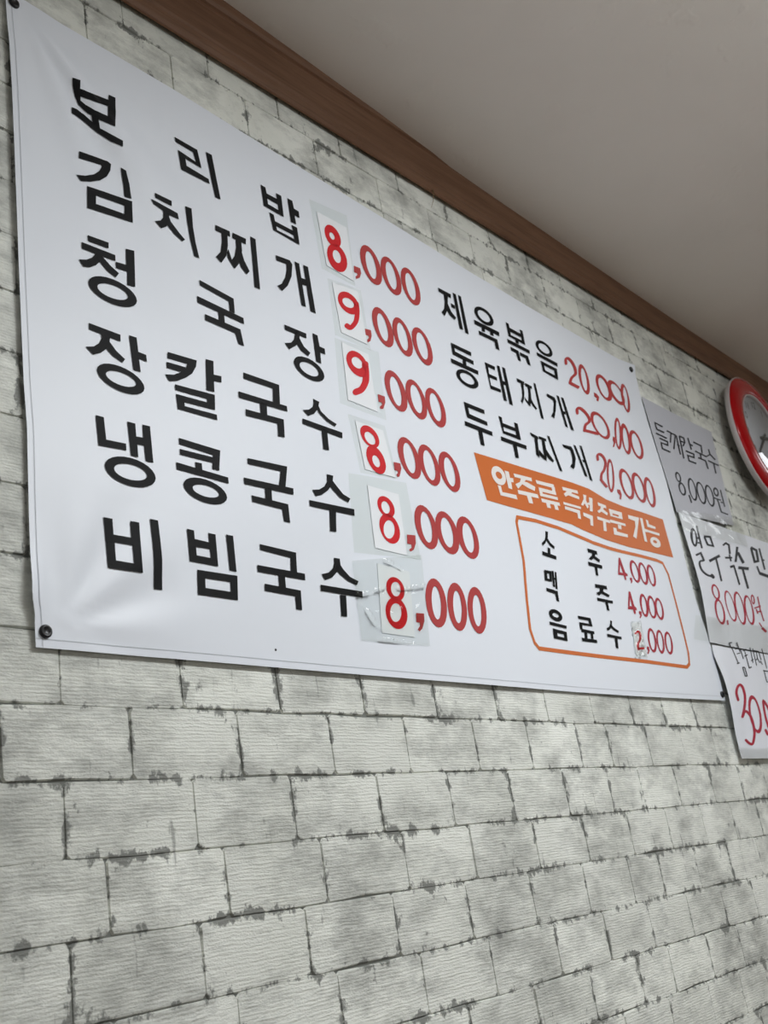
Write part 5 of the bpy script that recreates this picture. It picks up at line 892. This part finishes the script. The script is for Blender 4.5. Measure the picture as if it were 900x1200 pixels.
def lattice(bm, step):
    xs = [v.co.x for v in bm.verts]; zs = [v.co.z for v in bm.verts]
    for ax, vals in ((0, xs), (2, zs)):
        k = math.floor(min(vals)/step)+1
        while k*step < max(vals)-1e-6:
            co = [0, 0, 0]; no = [0, 0, 0]; co[ax] = k*step; no[ax] = 1
            bmesh.ops.bisect_plane(bm, geom=bm.verts[:]+bm.edges[:]+bm.faces[:], dist=1e-7, plane_co=co, plane_no=no)
            k += 1
def face(bm, pts, tris):
    vs = [bm.verts.new((x, 0, z)) for x, z in pts]
    for t in tris:
        try: bm.faces.new([vs[i] for i in t])
        except ValueError: pass
def flat(prims):
    bm = bmesh.new()
    for p in prims:
        if p[0] == 'F':
            face(bm, p[1], tessellate_polygon([[Vector((x, z, 0)) for x, z in p[1]]]))
        elif p[0] == 'H':
            lp = [[Vector((x, z, 0)) for x, z in q] for q in p[1:3]]
            face(bm, p[1]+p[2], tessellate_polygon(lp))
        elif p[0] == 'B':
            L, R, closed = p[1], p[2], p[3]; n = len(L); pts = L+R
            q = [(i, (i+1) % n, n+(i+1) % n, n+i) for i in range(n if closed else n-1)]
            face(bm, pts, q)
    return bm
def drape(bm, sheet, extra, step=.02, fn=None):
    lattice(bm, step)
    for v in bm.verts:
        x, z = v.co.x, v.co.z
        v.co = (x, -(disp(sheet, x, z)+extra+(fn(x, z) if fn else 0)), EYE_Z+z)
    bm.normal_update()
    for f in bm.faces:
        if f.normal.y > 0: f.normal_flip()
    return bm
def printed(name, key, m, parent, sheet='banner', extra=.0008, label=None, step=.02, fn=None, smooth=True):
    o = link(name, drape(flat(D[key]), sheet, extra, step, fn), m, smooth=smooth)
    if parent: under(o, parent)
    if label: o['label'] = label
    return o
def resample(pts, n):
    d = [0]
    for a, b in zip(pts, pts[1:]): d.append(d[-1]+math.dist(a, b))
    o = []; k = 0
    for i in range(n+1):
        t = d[-1]*i/n
        while k < len(d)-2 and d[k+1] < t: k += 1
        u = (t-d[k])/max(1e-9, d[k+1]-d[k]); o.append(tuple(pts[k][c]+(pts[k+1][c]-pts[k][c])*u for c in (0, 1)))
    return o
def coons(T, B, L, R, nu, nv):
    T, B, L, R = resample(T, nu), resample(B, nu), resample(L, nv), resample(R, nv); G = []
    for j in range(nv+1):
        v = j/nv; row = []
        for i in range(nu+1):
            u = i/nu
            row.append(tuple((1-v)*T[i][c]+v*B[i][c]+(1-u)*L[j][c]+u*R[j][c]
                       - ((1-u)*(1-v)*T[0][c]+u*(1-v)*T[-1][c]+(1-u)*v*B[0][c]+u*v*B[-1][c]) for c in (0, 1)))
        G.append(row)
    return G
def sheet_mesh(G, sheet, extra=0, thick=.0004):
    bm = bmesh.new(); nv, nu = len(G)-1, len(G[0])-1
    fr, bk = [], []
    for row in G:
        fr.append([bm.verts.new((x, -(disp(sheet, x, z)+extra), EYE_Z+z)) for x, z in row])
        bk.append([bm.verts.new((x, -(disp(sheet, x, z)+extra)+thick, EYE_Z+z)) for x, z in row])
    for j in range(nv):
        for i in range(nu):
            bm.faces.new((fr[j][i], fr[j+1][i], fr[j+1][i+1], fr[j][i+1]))
            bm.faces.new((bk[j][i], bk[j][i+1], bk[j+1][i+1], bk[j+1][i]))
    loop = [(0, i) for i in range(nu)]+[(j, nu) for j in range(nv)]+[(nv, i) for i in range(nu, 0, -1)]+[(j, 0) for j in range(nv, 0, -1)]
    for a, b in zip(loop, loop[1:]+loop[:1]):
        bm.faces.new((fr[a[0]][a[1]], fr[b[0]][b[1]], bk[b[0]][b[1]], bk[a[0]][a[1]]))
    return bm
def crisp(o):
    o.data.set_sharp_from_angle(angle=.7); return o

# the banner
banner = tag(empty('menu_banner', (1.5, -.0075, EYE_Z+.32)),
             'large white vinyl menu banner with black and red lettering, pinned to brick wall', 'banner')
E_ = {k: D['edge'+k][0][1] for k in ('Top', 'Bottom', 'Left', 'Right')}
G = coons(E_['Top'], E_['Bottom'], E_['Left'], E_['Right'], 200, 104)
under(crisp(link('banner_sheet', sheet_mesh(G, 'banner'), M['vinyl'], smooth=True)), banner)
def hem_strip(path, inward, wdt):
    P = resample(path, 90); bm = bmesh.new(); A, B = [], []
    for x, z in P:
        for L, o in ((A, wdt-.0005), (B, wdt+.0005)):
            xx, zz = x+inward[0]*o, z+inward[1]*o
            L.append(bm.verts.new((xx, -(disp('banner', xx, zz)+.0005), EYE_Z+zz)))
    for i in range(90): bm.faces.new((A[i], B[i], B[i+1], A[i+1]))
    bm.normal_update()
    for f in bm.faces:
        if f.normal.y > 0: f.normal_flip()
    return bm
for p, d_, w_ in ((E_['Left'], (1, 0), .0085), (E_['Bottom'], (0, 1), .010)):
    o = under(link('hem_seam', hem_strip(p, d_, w_), plain('seam_grey', (202, 206, 212), .5)), banner)
def glyphs(prims, mode):
    """split the traced shapes of one line of print into its separate characters"""
    out = []; i = 0
    if isinstance(mode, list):
        for n in mode: out.append(prims[i:i+n]); i += n
        return out
    if mode == 'price':
        k = [p[0]+(str(p[3]) if p[0] == 'B' else '') for p in prims]
        if k[:4] == ['F', 'F', 'B0', 'B0']: out.append(prims[:4]); i = 4
        return out+[[p] for p in prims[i:]]
    right = -9
    for p in prims:
        pts = [q for a in p[1:] if not isinstance(a, int) for q in a]
        lo, hi = min(q[0] for q in pts), max(q[0] for q in pts)
        if out and lo-right < .0142: out[-1].append(p); right = max(right, hi)
        else: out.append([p]); right = hi
    return out
def line_of_print(name, key, m, parent, sheet='banner', extra=.0008, label=None, mode='word', piece='letter'):
    gl = glyphs(D[key], mode)
    c = [q for p in D[key] for a in p[1:] if not isinstance(a, int) for q in a]
    x, z = sum(q[0] for q in c)/len(c), sum(q[1] for q in c)/len(c)
    e = empty(name, (x, -disp(sheet, x, z), EYE_Z+z)); under(e, parent)
    if label: e['label'] = label
    for g_ in gl:
        nm = 'comma' if piece == 'digit' and len(g_) == 1 and (g_[0][0] == 'F' or (g_[0][0] == 'B' and not g_[0][3])) else piece
        o = link(nm, drape(flat(g_), sheet, extra, .012), m, smooth=True)
        o.parent = e; o.matrix_parent_inverse = Matrix.Translation((x, -disp(sheet, x, z), EYE_Z+z)).inverted()
    return len(gl)
for key in ('보리밥', '김치찌개', '청국장', '장칼국수', '냉콩국수', '비빔국수', '제육볶음', '동태찌개', '두부찌개', '소주', '맥주', '음료수'):
    print(key, line_of_print('menu_lettering', key, M['black'], banner, extra=.0011, label='black printed dish name %s' % key,
          mode={'보리밥': [3, 2, 3], '김치찌개': [3, 5, 6, 4], '비빔국수': [2, 3, 4, 4]}.get(key, 'word')))
for key in ('보리밥', '김치찌개', '청국장', '장칼국수', '냉콩국수', '비빔국수', '제육볶음', '동태찌개', '두부찌개'):
    line_of_print('price_lettering', 'price'+key, M['red_print'], banner, label='brick-red printed price', mode='price', piece='digit')
for key in ('소주', '맥주', '음료수'):
    line_of_print('price_lettering', 'price'+key, M['crimson'], banner, label='crimson printed price', mode='price', piece='digit')
printed('orange_strip', 'strip', M['orange'], banner, extra=.0006, label='orange printed strip')
line_of_print('strip_lettering', '안주류즉석주문가능', M['white'], banner, extra=.0012, label='white lettering on the orange strip', mode=[3, 5, 7, 5, 4, 5, 4, 2, 3])
printed('orange_outline', 'outline', M['orange'], banner, extra=.0006, label='orange outline round the drinks list')

# taped paper patches over the prices
def near(x, z, path):
    d = 9
    for (ax, az), (bx, bz) in zip(path, path[1:]):
        t = max(0, min(1, ((x-ax)*(bx-ax)+(z-az)*(bz-az))/((bx-ax)**2+(bz-az)**2)))
        d = min(d, math.hypot(x-ax-t*(bx-ax), z-az-t*(bz-az)))
    return d
RIDGES = [p[1] for p in D['ridges']]
def crumple(seed, amp, sc, centre=None, rad=.1, ridged=False):
    off = Vector((seed*7.3, seed*3.1, 0))
    def f(x, z):
        p = Vector((x*sc, z*sc*1.3, seed*1.7))+off
        a = 1-abs(noise.noise(p))*2.0; b = noise.noise(p*2.3)
        k = 1.0
        if centre: k = .25+.75*g(math.hypot(x-centre[0], z-centre[1])/rad)
        h = amp*k*(max(a, .2)**2*.8+.35*b)
        if ridged:
            h *= .25
            for q in RIDGES:
                e = near(x, z, q)
                if e < .012:                               # sawtooth flakes in the film, tilted to throw lamp glints along the creases
                    t = (x*.89-z*.45)/.0075+.35*noise.noise(Vector((x*60, z*60, 1.1)))
                    h += g(e/.0042)*(t-math.floor(t))*.0075*.47*max(0, min(1, .75+1.6*noise.noise(Vector((x*38, z*38, 5.2)))))
        return h
    return f
PATCH = [('white paper price patch with a leaning red 8, topmost in its column', .0002, None),
         ('white paper price patch with a slim red 9, second from the top', .0002, None),
         ('white paper price patch with a thick red 9, third from the top', .0002, None),
         ('white paper price patch with red 8 and a lifting lower corner, fourth from top', .0002, None),
         ('white paper price patch with red 8 on wide clear tape, fifth from top', .0002, None),
         ('white paper price patch with red 8 under crinkled glinting tape, lowest in its column', .0028, (1.21, .445)),
         ('tiny white price patch with red 2 inside the orange outlined drinks list', .0022, None)]
for i, (lab, amp, cen) in enumerate(PATCH):
    key = 'patch%d' % (i+1); q = D[key+'.paper'][0][1]; x, z = sum(a for a, b in q)/4, sum(b for a, b in q)/4
    root = tag(empty('price_patch', (x, -disp('banner', x, z), EYE_Z+z)), lab, 'price patch', 'paper price patches taped to the banner')
    gq = [[tuple((1-u)*((1-v)*q[0][c]+v*q[3][c])+u*((1-v)*q[1][c]+v*q[2][c]) for c in (0, 1)) for u in [k/8 for k in range(9)]] for v in [k/10 for k in range(11)]]
    under(crisp(link('paper', sheet_mesh(gq, 'banner', .0011, .0004), M['paper'], smooth=True)), root)
    printed('red_numeral', key+'.digit', M['marker'], root, extra=.0016, label='red hand-drawn numeral')
    printed('clear_tape', key+'.tape', M[('tape2', 'tape', 'tape', 'tape', 'tape2', 'shiny_tape', 'shiny_tape')[i]], root, extra=.0022 if i > 4 else .0004+.00005*i, label='clear sticky tape',
            step=(.005, .005, .005, .005, .005, .0022, .0018)[i], fn=crumple(i+1, amp, 26 if i < 6 else 60, cen, .07, i == 5))

# the hand-lettered signs beside the banner
def sign(key, sheet, lab, G, texts):
    x, z = G[-1][len(G[0])//2]
    root = tag(empty('paper_sign', (x, -.008, EYE_Z+z)), lab, 'paper sign', 'hand-lettered paper signs right of the banner')
    under(crisp(link('sheet', sheet_mesh(G, sheet), M['sign' if key == '1' else 'sign2'], smooth=True)), root)
    for nm, k, m, l_, md, pc in texts: line_of_print(nm, k, M[m], root, sheet, .0006, l_, md, pc)
def bil(q, nu, nv):
    return [[tuple((1-u)*((1-v)*q[0][c]+v*q[3][c])+u*((1-v)*q[1][c]+v*q[2][c]) for c in (0, 1)) for u in [k/nu for k in range(nu+1)]] for v in [k/nv for k in range(nv+1)]]
q1 = D['poster1.sheet'][0][1]
sign('1', 'poster1', 'white paper sign reading 들깨칼국수 8,000원 in thin dark letters, topmost of three', bil(q1, 30, 24),
     [('sign_lettering', 'poster1.text', 'ink', 'dark lettering', [4, 5, 5, 4, 4], 'letter'), ('sign_price', 'poster1.price', 'ink', 'dark price lettering', [2, 1, 1, 1, 1, 6], 'digit')])
q2 = D['poster2.sheet'][0][1]; q2 = [q2[0], (3.02, .806), (3.02, .455), q2[3]]
sign('2', 'poster2', 'white paper sign with black brush lettering 열무국수 and a red price, middle of three', bil(q2, 40, 24),
     [('sign_lettering', 'poster2.text', 'ink', 'black brush lettering', [11, 3, 5, 4, 5], 'letter'), ('sign_price', 'poster2.price', 'rose', 'red price lettering', [2, 1, 1, 1, 1, 7], 'digit')])
cL, cR = D['poster3.sheet'][0][1], D['poster3.sheet'][0][2]
cR = [(2.80, a[1]) for a in cL]
nv = 24; L3, R3 = resample(cL, nv), resample(cR, nv)
G3 = [[tuple(L3[j][c]+(R3[j][c]-L3[j][c])*i/30 for c in (0, 1)) for i in range(31)] for j in range(nv+1)]
sign('3', 'poster3', 'white paper sign with thin black 명태찜 and large red 30 price, lowest of three', G3,
     [('sign_lettering', 'poster3.text', 'ink', 'thin black lettering', [12, 7, 9], 'letter'), ('sign_price', 'poster3.price', 'rose', 'large red price lettering', [6, 1, 3, 3], 'digit')])
def tape_strip(q, sheet, extra, lab, seed, amp):
    Gq = bil(q, 70, 22); bm = bmesh.new(); f = crumple(seed, amp, 11)
    vs = [[bm.verts.new((x, -(disp(sheet, x, z)+extra+f(x, z)), EYE_Z+z)) for x, z in r] for r in Gq]
    for j in range(len(vs)-1):
        for i in range(len(vs[0])-1): bm.faces.new((vs[j][i], vs[j+1][i], vs[j+1][i+1], vs[j][i+1]))
    return tag(link('clear_tape_strip', bm, M['tape3'], smooth=True), lab, 'tape', 'clear tape strips holding the signs')
tape_strip(D['tapeA'][0][1], 'poster2', .003, 'wide strip of crinkled clear tape between the topmost and middle paper signs', 11, .0030)
tape_strip(D['tapeB'][0][1], 'poster2', .004, 'wide strip of clear tape from the banner edge across the foot of the middle sign', 12, .0011)
tape_strip(D['tapeC'][0][1], 'poster3', .003, 'strip of clear tape along the bottom edge of the lowest sign', 13, .0005)

# pins
def lathe(bm, prof, seg, c, sx=1.0):
    """profile (radius, height above the wall) turned about an axis square to the wall"""
    rows = []
    for r, o in prof:
        if r < 1e-6: rows.append([bm.verts.new((c[0], -o, EYE_Z+c[1]))])
        else: rows.append([bm.verts.new((c[0]+r*math.cos(2*math.pi*i/seg), -o, EYE_Z+c[1]+r*math.sin(2*math.pi*i/seg))) for i in range(seg)])
    for a, b in zip(rows, rows[1:]):
        for i in range(seg):
            k = (i+1) % seg
            if len(a) == 1 and len(b) == 1: continue
            if len(a) == 1: bm.faces.new((a[0], b[i], b[k]))
            elif len(b) == 1: bm.faces.new((a[i], a[k], b[0]))
            else: bm.faces.new((a[i], a[k], b[k], b[i]))
    bmesh.ops.recalc_face_normals(bm, faces=bm.faces[:])
    return bm
names = ['top left', 'top right', 'bottom right', 'bottom left']
for (x, z), nm in zip(D['pins'][0][1], names):
    d0 = disp('banner', x, z); r = .0078 if 'left' in nm else .0074
    root = tag(empty('pushpin', (x, -d0, EYE_Z+z)), 'black round pushpin in the %s corner of the banner' % nm, 'pushpin', 'pushpins at the banner corners')
    bm = lathe(bmesh.new(), [(0, d0+.0030), (r*.45, d0+.0030), (r*.62, d0+.0042), (r*.85, d0+.0040), (r, d0+.0022), (r, d0+.0003), (0, d0+.0002)], 24, (x, z))
    under(link('pin_head', bm, M['pin'], smooth=True), root)
    bm = lathe(bmesh.new(), [(0, d0+.001), (.0011, d0+.001), (.0009, -.008), (0, -.012)], 10, (x, z))
    under(link('pin_shank', bm, plain('steel', (150, 150, 150), .3), smooth=True), root)
x, z = [sum(v[c] for v in D['nail'][0][1])/4 for c in (0, 1)]; d0 = disp('banner', x, z)
bm = lathe(bmesh.new(), [(0, d0+.0012), (.0012, d0+.001), (.0018, d0+.0002), (.0006, d0), (.0005, -.006), (0, -.008)], 12, (x, z))
tag(link('small_nail', bm, M['pin'], smooth=True), 'tiny dark nail head through the bottom edge of the banner', 'nail')

# the clock
CX, CZ = 3.08, 1.142
clock = tag(empty('wall_clock', (CX, 0, EYE_Z+CZ)), 'round wall clock with glossy red rim and pale dial under the ceiling moulding', 'clock')
def cpart(name, prof, m, label=None, seg=96):
    o = under(link(name, lathe(bmesh.new(), prof, seg, (CX, CZ)), M[m], smooth=True), clock)
    if label: o['label'] = label
    return o
cpart('body', [(0, .034), (.192, .034), (.200, .037), (.2045, .0435), (.2060, .0495), (.2060, .053), (.2035, .0545), (.196, .0545), (.19, .05), (.14, .05), (0, .05)], 'clock_back', 'pale grey plastic body')
cpart('movement_box', [(0, .0005), (.062, .0005), (.064, .003), (.064, .034), (0, .034)], 'pin', 'dark box at the back')
cpart('rim', [(.2025, .052), (.2035, .0545), (.200, .0595), (.190, .0655), (.176, .0700), (.162, .0710), (.150, .0695), (.1435, .0665), (.1425, .060), (.1425, .052)], 'clock_red', 'glossy red rim')
cpart('bezel', [(.1440, .0660), (.1425, .0675), (.1400, .0665), (.1385, .062), (.1385, .056)], 'clock_back', 'pale inner ring')
cpart('dial', [(.1425, .055), (.1425, .0570), (0, .0570)], 'dial', 'pale grey dial')
cpart('glass', [(.1395, .0635), (.11, .0658), (.07, .0672), (.03, .0679), (0, .068)], 'glass', 'clear domed glass')
def hand(name, ang, ln, w0, w1, o, tail=.03):
    bm = bmesh.new(); d = (math.sin(ang), math.cos(ang)); nrm = (d[1], -d[0])
    sec = [(-tail, w0*.8), (0, w0), (ln*.75, w1*1.1), (ln, w1*.3)]
    a = [[bm.verts.new((CX+d[0]*s+nrm[0]*w*k, -oo, EYE_Z+CZ+d[1]*s+nrm[1]*w*k)) for k in (-1, 1) for oo in (o, o+.0008)] for s, w in sec]
    for p, q in zip(a, a[1:]):
        for i, j in ((0, 1), (1, 3), (3, 2), (2, 0)): bm.faces.new((p[i], p[j], q[j], q[i]))
    bm.faces.new((a[0][0], a[0][1], a[0][3], a[0][2])); bm.faces.new((a[-1][0], a[-1][2], a[-1][3], a[-1][1]))
    bmesh.ops.recalc_face_normals(bm, faces=bm.faces[:])
    return under(link(name, bm, M['hand']), clock)
hand('minute_hand', math.radians(230), .122, .0055, .0030, .0600)
hand('hour_hand', math.radians(80), .080, .006, .0040, .0585)
cpart('hand_hub', [(0, .0622), (.006, .0620), (.007, .0610), (.007, .0575)], 'hand', 'dark hub', 20)
for h in range(1, 13):
    a = math.radians(30*h)
    cu = bpy.data.curves.new('numeral', 'FONT'); cu.body = str(h); cu.size = .034; cu.align_x = 'CENTER'; cu.align_y = 'CENTER'; cu.extrude = .0001; cu.resolution_u = 3
    t = bpy.data.objects.new('numeral', cu); col.objects.link(t)
    bpy.context.view_layer.update()
    me = bpy.data.meshes.new_from_object(t); bpy.data.objects.remove(t); bpy.data.curves.remove(cu)
    me.materials.append(M['hand'])
    o = bpy.data.objects.new('numeral', me); col.objects.link(o); o.parent = clock
    o.rotation_euler = (math.pi/2, 0, 0); o.location = (.113*math.sin(a), -.0575, .113*math.cos(a))
